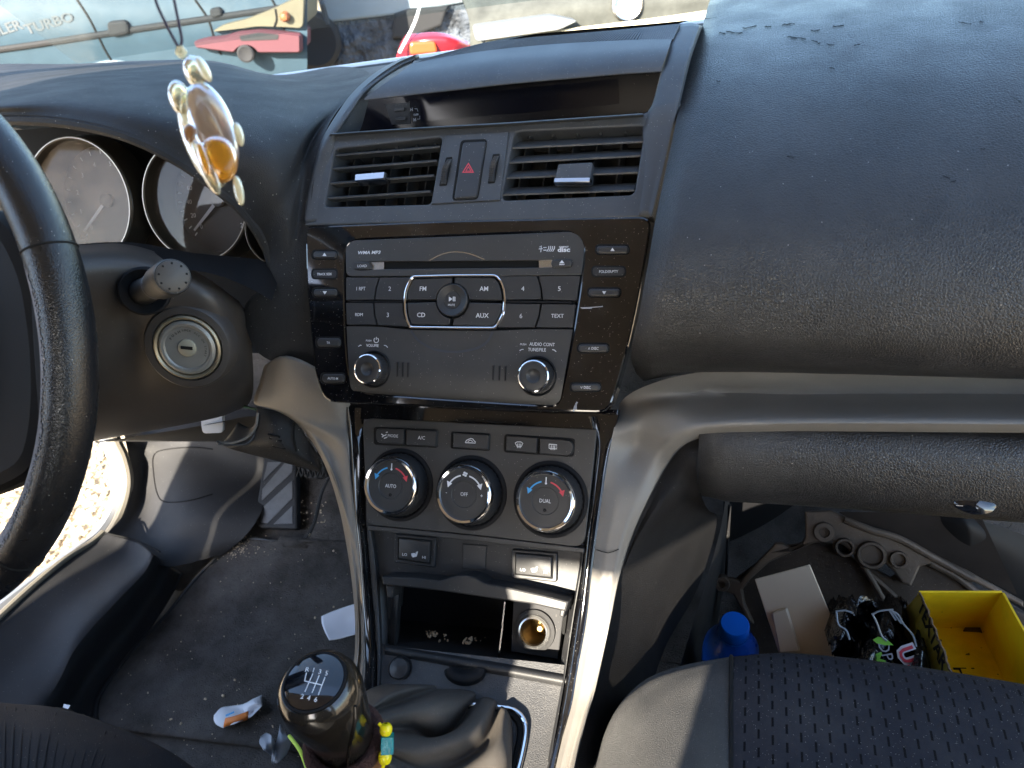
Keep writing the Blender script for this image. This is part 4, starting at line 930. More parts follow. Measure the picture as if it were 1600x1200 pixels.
# outline measured: body radius from pixel widths
kr = .0262
obj('knob', lathe(G, 0, 0, [(.0150, -.100), (.0190, -.085), (.0205, -.070), (.0215, -.060), (.0232, -.046), (.0255, -.030), (.0268, -.018), (.0262, -.008), (.0240, -.002), (.0212, .0006), (.0198, .0002)], 64), GLK, gear, label='worn glossy black knob')
obj('knob_seam', lathe(G, 0, 0, [(.0204, .0004), (.0202, .0014), (.0192, .0016), (.0188, .0006)], 56, cap=False), BLK, gear)
cp = obj('knob_cap', lathe(G, 0, 0, [(.0190, .0000), (.0186, .0014), (.014, .0024), (.007, .0029), (.0001, .0030)], 56), GCAP, gear)
# spoon-shaped relief ridge on the right of the knob
rp = []
for k, t in enumerate(np.linspace(0, 1, 9)):
    a = math.radians(-20 - 55 * t); h = -.012 - .062 * t; r = float(np.interp(-h, [.008, .018, .030, .046, .060, .085], [.0262, .0268, .0255, .0232, .0215, .019])) + .0006
    rp.append(G.P(r * math.cos(a), r * math.sin(a), h))
obj('knob_ridge', tube(rp, .0011, 8, 30), GLK, gear)
hc = .0030
def gpt(a, b): return [G.uv(a, b, hc)]
sh = [[(480, 1052), (476, 1066), (502, 1072), (508, 1057)], [(491, 1052), (482, 1082)], [(499, 1055), (488, 1084)], [(476.5, 1066), (503, 1072)], [(508, 1057), (499, 1086)]]
shl = [[(476.5, 1063.5), (502, 1070.5)], [(479, 1051), (475.7, 1064)], [(490, 1052), (478.5, 1081)], [(498.5, 1055), (488, 1083)], [(509, 1057), (499, 1086)]]
sh = [[(479, 1051), (476, 1064)], [(489, 1052.5), (476.5, 1081)], [(499, 1055), (487.5, 1083)], [(508, 1058), (497.5, 1086)], [(475.5, 1064), (503, 1070.5)]]
obj('shift_pattern', strokes_vf(G, sh, .0006, hc), WIMP, cp, smooth=False)
trot = math.radians(-9)
for s_, x, y in (('R', 480.5, 1046), ('1', 490, 1047), ('3', 500, 1049.5), ('5', 510.5, 1052), ('2', 472.5, 1088), ('4', 482.5, 1090.5), ('6', 493.5, 1093)):
    gb_ = nrm(ray(x, y)); 
    text(s_, G, x, y, .0030, hc + .0002, WIMP, cp, rot=math.radians(2))
# gaiter
gr = [
 [(560, 1090, .010), (575, 1078, .012), (592, 1071, .008), (606, 1067, -.006)],
 [(578, 1104, .050), (606, 1085, .044), (645, 1073, .026), (676, 1070, -.004)],
 [(582, 1112, .046), (618, 1100, .032), (655, 1086, .018), (694, 1073, -.006)],
 [(586, 1124, .055), (632, 1108, .050), (682, 1092, .036), (724, 1077, .000)],
 [(590, 1134, .052), (640, 1124, .046), (694, 1118, .034), (742, 1082, .004)],
 [(592, 1142, .044), (640, 1140, .028), (692, 1156, .010), (744, 1092, .000)],
 [(594, 1152, .050), (648, 1158, .044), (712, 1140, .036), (760, 1089, .010)],
 [(596, 1164, .052), (656, 1178, .046), (736, 1150, .038), (774, 1094, .012)],
 [(598, 1176, .046), (664, 1204, .030), (750, 1168, .016), (778, 1102, .000)],
 [(600, 1186, .050), (676, 1226, .040), (768, 1170, .034), (789, 1106, .012)],
 [(602, 1200, .048), (690, 1256, .038), (786, 1196, .030), (799, 1126, .008)],
 [(604, 1216, .042), (700, 1290, .020), (788, 1240, .012), (802, 1160, -.002)],
 [(606, 1240, .044), (700, 1330, .030), (780, 1300, .020), (800, 1230, -.004)]]
gn = [[lw(a, b, HT + h) for a, b, h in r] for r in gr]
obj('gaiter', net(gn, 36, 96), GAIT, gear, label='creased black leather gaiter', angle=180, solid=.002)
# chrome frame at gaiter base
cf = [lw(a, b, HT + .003) for a, b in [(640, 1095), (720, 1100), (786, 1106), (806, 1112), (818, 1125), (821, 1145), (815, 1180), (806, 1215), (795, 1260)]]
obj('chrome_frame', tube(cf, .0022, 10, 50), CHR, cons)
cf2 = [lw(a, b, HT + .0008) for a, b in [(640, 1098), (720, 1103), (780, 1110), (800, 1116), (811, 1128), (814, 1147), (808, 1180), (799, 1215), (788, 1260)]]
obj('frame_gap', tube(cf2, .0030, 8, 40), VOID, cons)

# hair tie and beads round the lever
ht = thing('hair_tie', 'brown cloth hair tie round the gear lever under the knob', 'hair tie')
G2 = Frame(dep(538, 1158, .508), gax, G.U)
def torus(fr, Rr, r, h, ribs=0, n=96, m=12, sx=1):
    V = []; Fc = []
    for i in range(n):
        a = 2 * math.pi * i / n; rr = r * (1 + (.10 if ribs and i % 2 else 0))
        for j in range(m):
            b = 2 * math.pi * j / m; V.append(fr.P((Rr + rr * math.cos(b)) * math.cos(a), (Rr + rr * math.cos(b)) * math.sin(a), h + rr * sx * math.sin(b)))
    for i in range(n):
        for j in range(m): Fc.append((i * m + j, ((i + 1) % n) * m + j, ((i + 1) % n) * m + (j + 1) % m, i * m + (j + 1) % m))
    return V, Fc
obj('band', torus(G2, .0238, .0046, 0, 1, 180, 12, 1.3), SCRU, ht, angle=80)
obj('band', torus(G2, .0232, .0054, -.0100, 1, 180, 12, 1.3), SCRT, ht, angle=80)
obj('band', torus(G2, .0225, .0048, -.0200, 1, 180, 12, 1.3), SCRU, ht, angle=80)
bs = thing('bead_string', 'lime string with two yellow beads and a teal cube bead beside the gear lever', 'beads')
db = .495
def bp(a, b): return dep(a, b, db)
up3 = -_dn * 0 
ax3 = [M @ np.array([1, 0, 0]), M @ np.array([0, 1, 0]), M @ np.array([0, 0, 1])]
obj('string', tube([bp(592, 1130), bp(598, 1137), bp(603, 1142), bp(604, 1164), bp(602, 1184), bp(598, 1200), bp(592, 1230)], .0012, 8, 24), YBEAD, bs)
obj('string', tube([dep(452, 1150, .56), dep(467, 1170, .545), dep(476, 1190, .54), dep(484, 1215, .53)], .0014, 8, 16), LSTR, bs)
obj('yellow_bead', lathe(Frame(bp(603, 1140), ax3[1]), 0, 0, [(.0012, -.0042), (.0030, -.0036), (.0041, -.0018), (.0043, 0), (.0041, .0018), (.0030, .0036), (.0012, .0042)], 24), YBEAD, bs)
obj('yellow_bead', lathe(Frame(bp(601.5, 1183), ax3[1]), 0, 0, [(.0012, -.0045), (.0034, -.0038), (.0044, -.0018), (.0046, 0), (.0044, .0018), (.0034, .0038), (.0012, .0045)], 24), YBEAD, bs)
tf = Frame(bp(605.5, 1162), ax3[1], ax3[0] + .1 * ax3[2])
obj('teal_bead', prism(tf, rnd([(-.0042, -.0042), (.0042, -.0042), (.0042, .0042), (-.0042, .0042)], .0008), -.0058, .0058, .0006, back=True), TBEAD, bs)

# ================================================================== CLUSTER HOOD, DASH TOP LEFT
stn = [
 [(-220, 190, .10), (-220, 160, .12), (-220, 150, .30), (-220, 120, .60)],
 [(-80, 186, .09), (-80, 160, .11), (-80, 143, .30), (-80, 110, .60)],
 [(20, 181, .085), (10, 158, .10), (0, 134, .27), (0, 100, .60)],
 [(110, 187, .085), (110, 152, .12), (100, 122, .27), (110, 100, .60)],
 [(200, 208, .085), (212, 165, .12), (205, 118, .28), (215, 95, .60)],
 [(285, 250, .090), (320, 190, .12), (330, 121, .29), (330, 95, .60)],
 [(350, 298, .095), (395, 215, .12), (420, 133, .30), (430, 117, .60)],
 [(375, 320, .098), (425, 240, .115), (480, 160, .25), (525, 104, .60)],
 [(397, 348, .100), (438, 280, .11), (495, 185, .20), (578, 116, .40)],
 [(411, 372, .103), (446, 310, .11), (488, 220, .18), (528, 172, .225)],
 [(420, 392, .105), (452, 345, .105), (478, 260, .15), (503, 225, .165)],
 [(424, 425, .102), (450, 400, .100), (472, 350, .115), (486, 320, .120)],
 [(412, 452, .094), (442, 450, .090), (470, 440, .095), (488, 435, .100)],
 [(392, 472, .088), (425, 500, .078), (465, 520, .080), (496, 525, .085)],
 [(384, 492, .085), (402, 550, .070), (455, 575, .070), (505, 590, .070)],
]
def exp(s):
    P = [aty(*q[:2], q[2]) for q in s]
    a, b, c, d = P
    return [a + np.array([0, .055, .004]), a + np.array([0, .012, .001]), a, a * .88 + b * .12 + (0, -.004, .002), b, c, d]
obj('cluster_hood', net([exp(s) for s in stn], 40, 100), PAD2, dash, label='rounded grained hood over the instrument cluster', angle=80)
obj('hood_lip', tube([aty(a, b, y) + (0, -.001, -.003) for (a, b, y) in [s[0] for s in stn]], .0048, 8, 90), PAD2, dash)
# dash top between hood, windscreen and fascia
GBL = [(-200, 215, .52), (0, 180, .55), (200, 153, .58), (370, 131, .60), (640, 94, .615), (900, 62, .62), (1100, 37, .615), (1250, 24, .61), (1450, 9, .59), (1600, -2, .58), (1900, -22, .55)]
lowz = lambda a: np.array([0, 0, -.035 if 640 < a < 1700 else 0.])
obj('dash_top', net([[aty(a, b + 60, .30) + lowz(a) for a, b, y in GBL], [aty(a, b + 22, y - .14) + lowz(a) for a, b, y in GBL], [aty(a, b + 2, y) for a, b, y in GBL], [aty(a, b + 8, y + .08) for a, b, y in GBL]], 40, 12), PAD2, dash)

# ================================================================== INSTRUMENT CLUSTER
clu = thing('instrument_cluster', 'instrument cluster with three deep round gauges behind the steering wheel', 'instrument cluster')
CF = Frame((-.33, .165, .20), (0.06, -.94, .34))
obj('housing', quadvf(CF.P(-.35, -.16, -.05), CF.P(.15, -.16, -.05), CF.P(.15, .09, -.05), CF.P(-.35, .09, -.05)), VOID, clu, smooth=False)
obj('lower_shelf', net([[aty(90, 384, .08), aty(200, 378, .08), aty(300, 395, .09), aty(400, 405, .10), aty(440, 420, .11)], [aty(90, 420, .03), aty(200, 415, .03), aty(320, 425, .04), aty(390, 450, .06), aty(425, 470, .07)]], 12, 6), BLK, clu)
def gauge(cx, cy, r, lab, needle, nums, ticks, thick_dust=0):
    u, v = CF.uv(cx, cy, 0)
    g = obj('gauge', lathe(CF, u, v, [(r * 1.0, -.042), (.0001, -.042)], 56), DIAL, clu, label=lab)
    obj('bezel', lathe(CF, u, v, [(r * 1.16, -.030), (r * 1.12, -.002), (r * 1.08, .0), (r * 1.06, -.002), (r * 1.0, -.038), (r * .99, -.042)], 72, cap=False), mat('bezel_' + str(cx), (.06, .052, .042), .32, metal=.3), g)
    obj('bezel_rim', lathe(CF, u, v, [(r * 1.105, -.0012), (r * 1.09, .0010), (r * 1.07, .0010), (r * 1.06, -.0012)], 72, cap=False), mat('gauge_rim_' + str(cx), (.34, .31, .27), .35, metal=.6), g)
    obj('lens', lathe(CF, u, v, [(r * 1.052, -.009), (r * .5, -.0075), (.0001, -.007)], 48), LENSD if thick_dust else LENS, g)  # flag picks the lens with thicker dust
    fr = Frame(CF.P(u, v, -.030), CF.N, CF.U)
    a = math.radians(needle); n0 = np.array([math.cos(a), math.sin(a)]); p = np.array([-n0[1], n0[0]])
    w1, w2 = .0011, .0006
    w1, w2 = .0017, .0010
    print_poly(fr, [n0 * r * .82 + p * w2, n0 * r * .82 - p * w2, n0 * r * .06 - p * w1, n0 * r * .06 + p * w1], -.0085, WHT, g, 'needle', .0008, uv=True)
    obj('needle_hub', lathe(fr, 0, 0, [(r * .13, -.012), (r * .13, -.0078), (r * .11, -.007), (.0001, -.007)], 28), DARKP, g)
    tk = []
    for t in ticks:
        b = math.radians(t); c, s = math.cos(b), math.sin(b); q = np.array([-s, c]); n1 = np.array([c, s]); w_ = .0006
        P = [n1 * r * .92 + q * w_, n1 * r * .92 - q * w_, n1 * r * .84 - q * w_, n1 * r * .84 + q * w_]; tk.append(([fr.P(*z, -.0115) for z in P], [(0, 1, 2, 3)]))
    obj('scale_marks', join(*tk), WHT, g, smooth=False)
    for s, t in nums:
        b = math.radians(t); _t(s, type('Z', (Frame,), {'uv': lambda s_, a_, b_, c=0, _q=(math.cos(b) * r * .68, math.sin(b) * r * .68): _q})(fr.C, fr.N, fr.U), 0, 0, r * .085, -.0115, WHT, g)
    return g
r1 = CF.rad(128, 316, 80, -.01)
gauge(122, 314, .058, 'left round rev counter with a dusty lens', 222, [(str(k), 225 - 30 * k) for k in range(9)], [225 - 15 * k for k in range(17)], 1)
gauge(303, 314, .054, 'right round speedometer, numbers 0 to 240', 222, [(str(20 * k), 225 - 22.5 * k) for k in range(13)], [225 - 11.25 * k for k in range(25)])
gauge(430, 362, .030, 'small fuel gauge at the right end', 200, [('E', 225), ('F', 135)], [225 - 22 * k for k in range(5)])

# ================================================================== STEERING COLUMN
sc_ = thing('steering_column', 'steering column shroud with an ignition lock and a wiper stalk', 'steering column')
rowsS = [
 [aty(40, 372, .00), aty(110, 383, .045), aty(190, 381, .06), aty(255, 398, .07), aty(320, 432, .08), aty(372, 470, .095)],
 [aty(60, 410, -.04), aty(125, 408, -.01), aty(195, 412, .015), aty(262, 425, .03), aty(335, 455, .045), aty(384, 488, .085)],
 [aty(70, 500, -.045), aty(140, 490, -.015), aty(200, 500, .012), aty(280, 500, .022), aty(350, 505, .040), aty(392, 525, .085)],
 [aty(70, 580, -.045), aty(145, 570, -.012), aty(210, 580, .010), aty(290, 585, .022), aty(360, 580, .045), aty(396, 590, .085)],
 [aty(70, 650, -.03), aty(148, 640, .0), aty(215, 640, .02), aty(290, 630, .035), aty(350, 622, .055), aty(394, 620, .09)],
 [aty(70, 710, .03), aty(148, 688, .045), aty(215, 676, .055), aty(290, 662, .065), aty(345, 650, .08), aty(385, 635, .10)],
 [aty(70, 700, .09), aty(148, 680, .10), aty(215, 668, .10), aty(290, 655, .10), aty(345, 645, .11), aty(385, 632, .12)],
]
obj('shroud', net(rowsS, 50, 50), SHR, sc_, label='dark brown-black plastic shroud', angle=80)
sr = Frame(aty(297, 540, .020), (.38, -.88, .10)); sr = Frame(sr.C, nrm((.32, -.9, .22)))
ig = obj('ignition_lock', lathe(sr, 0, 0, [(.0385, -.010), (.0375, .004), (.0355, .0065), (.030, .0072), (.0285, .004), (.0280, .002)], 64, cap=False), SHR, sc_, label='key ignition lock with a worn metal face')
obj('lock_ring', lathe(sr, 0, 0, [(.0285, .003), (.0282, .0072), (.0268, .0082), (.0252, .0070), (.0245, .004)], 64, cap=False), BRONZ, ig)
obj('lock_face', lathe(sr, 0, 0, [(.0240, .002), (.0238, .0070), (.0215, .0082), (.0195, .0078), (.0185, .0064), (.0085, .0060), (.0001, .0060)], 56), LOCKM, ig)
obj('key_barrel', lathe(sr, 0, 0, [(.0078, .0058), (.0076, .0072), (.0066, .0078), (.0001, .0078)], 32), mat('key_brass', (.40, .37, .28), .5, metal=.2), ig)
obj('key_slot', prism(sr, rnd([(-.0050, -.0002), (.0048, -.0020), (.0052, .0008), (-.0046, .0026)], .0004), .007, .0082), VOID, ig)
for k, s in enumerate('PUSH'): text(s, sr, (.0150 * math.sin(-.9 + k * .22), .0150 * math.cos(-.9 + k * .22)), None, .0022, .0070, DARKP, ig, rot=.9 - k * .22)
for k, s in enumerate('LOCK ACC ON START'):
    if s != ' ': text(s, sr, (.0160 * math.sin(.0 + k * .13), .0160 * math.cos(.0 + k * .13)), None, .0017, .0076, DARKP, ig, rot=-.0 - k * .13)
ws0 = aty(226, 455, .012); ws1 = aty(270, 432, -.052); wax = nrm(ws1 - ws0); wl = np.linalg.norm(ws1 - ws0)
W = Frame(ws0, wax)
wr = dep(0, 0, 1); rw = 28.5 / FPX * ((ws1 - CAM) @ (M @ np.array([0, 0, 1.])))
st_ = obj('wiper_stalk', lathe(W, 0, 0, [(rw * .95, -.01), (rw * .80, .01), (rw * .78, wl * .45), (rw * .82, wl * .47), (rw * .82, wl * .56), (rw * .92, wl * .58), (rw * 1.0, wl * .66), (rw * 1.02, wl * .95), (rw * .98, wl * .985), (rw * .93, wl)], 56), DARKP, sc_, label='wiper stalk pointing at the viewer with a round dotted end')
obj('stalk_boot', lathe(Frame(ws0, nrm(wax + sr.N)), 0, 0, [(rw * 1.62, -.004), (rw * 1.58, .003), (rw * 1.45, .004), (rw * .9, -.002)], 56, cap=False), BLK, st_)
obj('end_cap', lathe(W, 0, 0, [(rw * .92, wl * .99), (rw * .86, wl + .0008), (rw * .8, wl + .0012), (.0001, wl + .0016)], 48), mat('stalk_cap', (.06, .055, .05), .45), st_)
dots = []
for k in range(9):
    a = k * 2 * math.pi / 9 + .3; dots.append(lathe(Frame(W.P(rw * .72 * math.cos(a), rw * .72 * math.sin(a), wl + .0013), W.N), 0, 0, [(.0008, 0), (.0007, .0004)], 8))
obj('dot', join(*dots), VOID, st_)
for q in (.46, .57): obj('ring_line', lathe(W, 0, 0, [(rw * .84, wl * q), (rw * .86, wl * (q + .005)), (rw * .84, wl * (q + .01))], 48, cap=False), GRYP, st_)
for k in range(4):
    a = math.radians(195 + k * 22 - 60); c = W.P(rw * .83 * math.cos(a), rw * .83 * math.sin(a), wl * .52); n_ = W.U * math.cos(a) + W.V * math.sin(a)
    text(['I', 'o', '=', 'I'][k], Frame(c, n_, W.N), (0, 0), None, .0022, .0004, GRYP, st_)

# ================================================================== STEERING WHEEL
whl = thing('steering_wheel', 'black leather steering wheel with worn grey patches on its rim', 'steering wheel')
wa = .487; WC = np.array([-.349, -.1357, .2183]); WR = .184
WF = Frame(WC, (0, -math.cos(wa), math.sin(wa)))
RR = .0143
def rimgrid(a0, a1, n, m, r, b0=0, b1=2 * math.pi, off=0, closed=True):
    V = []; Fc = []
    for i in range(n + 1):
        a = a0 + (a1 - a0) * i / n
        for j in range(m + (0 if closed else 1)):
            b = b0 + (b1 - b0) * j / m; rr = r + off
            V.append(WF.P((WR + rr * math.cos(b)) * math.cos(a), (WR + rr * math.cos(b)) * math.sin(a), rr * 1.1 * math.sin(b)))
    mm = m if closed else m + 1
    for i in range(n):
        for j in range(m): k = (j + 1) % mm; Fc.append((i * mm + j, i * mm + k, (i + 1) * mm + k, (i + 1) * mm + j))
    return V, Fc
obj('rim', rimgrid(-math.pi, math.pi, 160, 28, RR), WHEEL, whl)
# worn strip on inner right part of the rim: ragged patch, proud by a hair
V, Fc = rimgrid(-.78, .30, 220, 24, RR, math.radians(94), math.radians(160), .0003, closed=False)
def rag(i, j):
    e = j / 6.0 + .35 * math.sin(i * .11) * math.sin(i * .031 + 1); t = i / 220; return e + rng.random() * .9 > .95 and min(t, 1 - t) * 9 + rng.random() * .5 > .4
keep = [f for k, f in enumerate(Fc) if rag(k // 24, k % 24)]
obj('worn_patch', (V, keep), WORN, whl, label='grey worn leather on the inner side of the rim')
for a in (.34, -.78):
    obj('rim_seam', tube([WF.P((WR + .0144 * math.cos(b)) * math.cos(a), (WR + .0144 * math.cos(b)) * math.sin(a), .0158 * math.sin(b)) for b in np.linspace(0, 2 * math.pi, 24)], .0007, 6), VOID, whl)
# spokes and hub, left of the picture
obj('hub', prism(WF, rnd([(-.155, .03), (-.13, .085), (0, .10), (.125, .088), (.148, .050), (.153, .0), (.149, -.045), (.136, -.080), (.09, -.10), (0, -.13), (-.09, -.10), (-.136, -.08), (-.153, 0)], .02, 4), -.034, -.008, .010), BLK, whl, label='dark hub and spokes filling the left of the wheel')
obj('spoke', net([[WF.P(.135, .075, -.014), WF.P(.140, 0, -.010), WF.P(.132, -.075, -.014)], [WF.P(.166, .078, -.004), WF.P(.178, 0, -.002), WF.P(.164, -.080, -.004)]], 16, 6), BLK, whl, solid=.010)
obj('spoke', net([[WF.P(-.135, .075, -.014), WF.P(-.140, 0, -.010), WF.P(-.132, -.075, -.014)], [WF.P(-.166, .078, -.004), WF.P(-.178, 0, -.002), WF.P(-.164, -.080, -.004)]], 16, 6), BLK, whl, solid=.010)
obj('airbag_cover', prism(WF, rnd([(-.085, -.065), (.075, -.070), (.095, 0), (.08, .055), (-.08, .055)], .03, 6), -.01, .016, .012), BLK, whl)

# ================================================================== COIN TRAY, KNEE AREA
tray = thing('coin_tray', 'open leather grained coin tray under the left of the console', 'tray')
obj('bin', net([
 [aty(400, 636, .056), aty(432, 643, .054), aty(462, 658, .052), aty(482, 690, .047), aty(497, 722, .040)],
 [aty(402, 660, .048), aty(430, 665, .040), aty(458, 685, .040), aty(480, 708, .042), aty(500, 730, .040)],
 [aty(390, 688, .040), aty(422, 695, .032), aty(450, 708, .034), aty(475, 722, .038), aty(499, 735, .042)],
 [aty(355, 700, .045), aty(400, 712, .050), aty(440, 722, .056), aty(470, 730, .060), aty(499, 738, .060)]], 30, 24), PAD2, tray, solid=.003)
obj('tray_lip', net([[aty(340, 688, .030), aty(350, 689, .052), aty(372, 660, .080)], [aty(342, 693, .027), aty(372, 690, .040), aty(392, 668, .062)], [aty(352, 698, .030), aty(390, 690, .036), aty(402, 655, .050)]], 14, 12), FAS, tray, solid=.002)
obj('lip_edge', tube([aty(340, 691, .030), aty(362, 692, .033), aty(385, 684, .038), aty(399, 668, .044), aty(403, 645, .052)], .0014, 8, 30), SILV, tray)
for k in range(4):
    obj('grip_rib', tube([aty(419 + k * 2.6, 679 + k * 6, .034 - k * .0005), aty(437 + k * 3.2, 683 + k * 6, .033)], .0011, 6), BLK, tray)
obj('hinge_seam', tube([aty(461, 658, .0505), aty(459, 680, .039), aty(463, 705, .035)], .0011, 6, 12), VOID, tray)
brk = thing('steering_bracket', 'small pale metal bracket under the steering column', 'bracket')
obj('plate', prism(Frame(aty(332, 660, .12), (.1, -1, .1)), rnd(Frame(aty(332, 660, .12), (.1, -1, .1)).px([(312, 647), (338, 643), (348, 648), (349, 677), (316, 678)]), .006), -.004, 0, .001), PAPER, brk)
wire = tag(obj('wire', tube([aty(372, 634, .10), aty(385, 636, .09), aty(400, 640, .08)], .0012, 6, 10), mat('green_wire', (.02, .09, .05), .5), None), 'thin dark green wire under the dashboard by the steering column', 'wire')
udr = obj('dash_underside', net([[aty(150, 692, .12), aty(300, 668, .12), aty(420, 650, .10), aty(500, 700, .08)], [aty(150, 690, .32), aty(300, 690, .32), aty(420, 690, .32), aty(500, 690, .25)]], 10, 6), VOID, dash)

# ================================================================== FLOOR AND LEFT SIDE
fp = FLOOR.p
V = []; Fc = []
for y, z in fp:
    for x in np.linspace(-.74, .80, 40): V.append((x, y, z))
for i in range(len(fp) - 1):
    for j in range(39): k = i * 40 + j; Fc.append((k, k + 1, k + 41, k + 40))
fl = obj('floor', (V, Fc), CARP, None, kind='structure')
def fh(px, py, h=0): return FLOOR.hit(px, py, h)
mato = [(153, 1135), (150, 1112), (160, 1080), (205, 1020), (260, 960), (310, 900), (350, 862), (372, 846), (400, 842), (455, 850), (478, 840), (492, 815), (503, 770), (520, 735)]
mi = [(700, 1200), (700, 1100), (700, 1060), (690, 1000), (690, 950), (680, 900), (670, 870), (660, 860), (650, 855), (640, 860), (640, 850), (640, 830), (640, 790), (640, 760)]
fm = thing('floor_mat', 'dark dusty carpet mat in the driver footwell with scattered crumbs', 'floor mat')
mr = [[fh(a, b, .008) for a, b in mato], [fh(a * .98 + c * .02, b * .98 + d * .02, .012) for (a, b), (c, d) in zip(mato, mi)]] + [[fh(a * (1 - t) + c * t, b * (1 - t) + d * t, .012 + .002 * math.sin(t * 9)) for (a, b), (c, d) in zip(mato, mi)] for t in (.15, .35, .6, 1)]
obj('mat_carpet', net(mr, 50, 30), CARP, fm, solid=.006)
obj('bound_edge', tube([fh(a, b, .011) for a, b in mato], .0032, 8, 60), DARKP, fm)
cr = []
CRM = mat('floor_crumb', (.60, .48, .34), .9)
for k in range(230):
    a, b = rng.uniform(180, 560), rng.uniform(850, 1190)
    if a < 160 + (1090 - b) * .9: continue
    cr.append(crumb(fh(a, b, .014), rng.uniform(.0003, .0011) * (1 + 1.2 * (rng.random() < .12))))
for k in range(160):
    a, b = rng.normal(380, 18), rng.normal(862, 8); cr.append(crumb(fh(a, b, .013), rng.uniform(.0005, .0018)))
for k in range(60):
    a, b = rng.uniform(470, 510), rng.uniform(780, 850); cr.append(crumb(fh(a, b, .013), rng.uniform(.0005, .0015)))
obj('crumbs', join(*cr), CRM, fm, kind='stuff')
# footrest with diagonal metal strips
fr_ = thing('pedal_pad', 'worn metal footrest pad with diagonal rubber ribs beside the brake pedal', 'pedal')
pc_ = fh(437, 775, .02); i1 = fh(437, 765, .02); i2 = fh(437, 790, .02); fdir = nrm(i1 - i2); fn = nrm(np.cross(np.array([1, 0, 0]), fdir)); PF = Frame(pc_, fn)
po = PF.px([(413, 712), (462, 712), (464, 826), (402, 824), (399, 800)])
obj('pad_frame', prism(PF, rnd(po, .006), -.012, 0, .003), KICK, fr_)
for q in ([(418, 722), (440, 722), (411, 752)], [(446, 722), (457, 722), (457, 738), (409, 782), (410, 764)], [(457, 750), (457, 778), (418, 818), (407, 816), (408, 795)], [(457, 790), (457, 818), (427, 819)]):
    obj('metal_inlay', prism(PF, rnd(PF.px(q, .001), .001), -.001, .0012, .0004), mat('worn_inlay', (.13, .13, .135), .6, metal=.2, bump=[('noise', 300, .4, .001)], var=.3) if 'worn_inlay' not in MATS else MATS['worn_inlay'], fr_)
bk = thing('brake_pedal', 'ribbed grey brake pedal just showing left of the silver trim', 'pedal')
BF = Frame(aty(488, 738, .24), (0, -.8, .5))
obj('pedal_face', prism(BF, rnd(BF.px([(466, 715), (515, 715), (512, 748), (472, 748)]), .010), -.012, 0, .003), KICK, bk)
for k in range(6):
    for s in (-1, 1): obj('tread_rib', tube([BF.P(*BF.uv(468 + k * 8 + s * 4, 722 + q * 9), .001) for q in (0,)] + [BF.P(*BF.uv(468 + k * 8 - s * 4, 745), .001)], .0012, 6), RUB, bk)
obj('pedal_arm', tube([aty(500, 745, .25), aty(505, 690, .30), aty(510, 600, .40)], .008, 8), BLK, bk)
# toe-board carpet flap
# kick panel
kick = thing('kick_panel', 'dark plastic side panel left of the driver footwell with a square cover', 'trim panel')
kr_ = [
 [aty(188, 640, .40), aty(215, 640, .40), aty(300, 640, .36), aty(430, 640, .36)],
 [atx(196, 690, -.74), atx(225, 690, -.735), aty(300, 695, .34), aty(430, 705, .36)],
 [atx(205, 730, -.74), atx(232, 730, -.73), aty(300, 740, .30), aty(425, 750, .34)],
 [atx(205, 770, -.73), atx(228, 780, -.72), aty(290, 800, .235), aty(408, 800, .27)],
 [atx(192, 805, -.72), atx(215, 820, -.70), aty(275, 845, .20), aty(385, 835, .235)],
 [atx(166, 835, -.71), atx(190, 850, -.69), aty(255, 885, .16), aty(350, 866, .21)]]
kpan = obj('panel', net(kr_, 30, 30), KICK, kick)
kc = [(238, 712), (252, 703), (300, 700), (330, 704), (330, 770), (290, 783), (252, 782), (244, 750)]
kd = np.array([aty(a, b, 0) for a, b in kc])
obj('cover_seam', tube([q for q in (onto(kpan, a, b, .001) for a, b in crv([(332, 702), (300, 699), (256, 703), (240, 712), (240, 740), (246, 772), (258, 784), (295, 782), (332, 772)], 50)) if q is not None], .0010, 6), BLK, kick)
# door seal and sill
sill = thing('door_sill_trim', 'long grey plastic sill trim along the open driver door', 'sill trim')
sl_ = [
 [atx(-330, 1230, -.715), atx(-300, 1240, -.70), atx(-250, 1300, -.665), atx(-200, 1400, -.60), atz(-160, 1480, -.405), atz(-100, 1500, -.415)],
 [atx(-60, 1015, -.715), atx(-20, 1010, -.70), atx(30, 1030, -.665), atx(60, 1110, -.60), atz(80, 1150, -.405), atz(110, 1180, -.415)],
 [atx(40, 925, -.715), atx(70, 925, -.70), atx(105, 945, -.665), atx(120, 1010, -.60), atz(140, 1050, -.40), atz(170, 1070, -.415)],
 [atx(100, 875, -.715), atx(125, 880, -.70), atx(158, 900, -.665), atx(182, 940, -.60), atz(200, 975, -.395), atz(228, 992, -.41)],
 [atx(140, 850, -.715), atx(160, 852, -.70), atx(198, 868, -.665), atx(225, 895, -.60), atz(243, 915, -.395), atz(268, 930, -.41)],
 [atx(162, 832, -.715), atx(175, 835, -.70), atx(212, 846, -.665), atx(240, 866, -.60), atz(260, 880, -.39), atz(285, 895, -.40)]]
obj('panel', net(sl_, 40, 40), KICK, sill, solid=.003)
obj('outer_lip', tube([r[0] for r in sl_], .005, 8, 30), mat('sill_edge', (.20, .18, .14), .5), sill)
obj('panel_joint', tube([atx(162, 832, -.713), atx(175, 835, -.698), atx(215, 845, -.663), atx(250, 862, -.61)], .0012, 6, 16), VOID, sill)
seal = thing('door_seal', 'curved rubber seal around the open door frame', 'door seal')
sp_ = [atx(150, 560, -.75), atx(165, 620, -.75), atx(178, 680, -.75), atx(193, 715, -.745), atx(200, 755, -.74), atx(190, 800, -.735), atx(168, 838, -.725), atx(130, 868, -.722), atx(60, 920, -.722), atx(-60, 1015, -.722)]
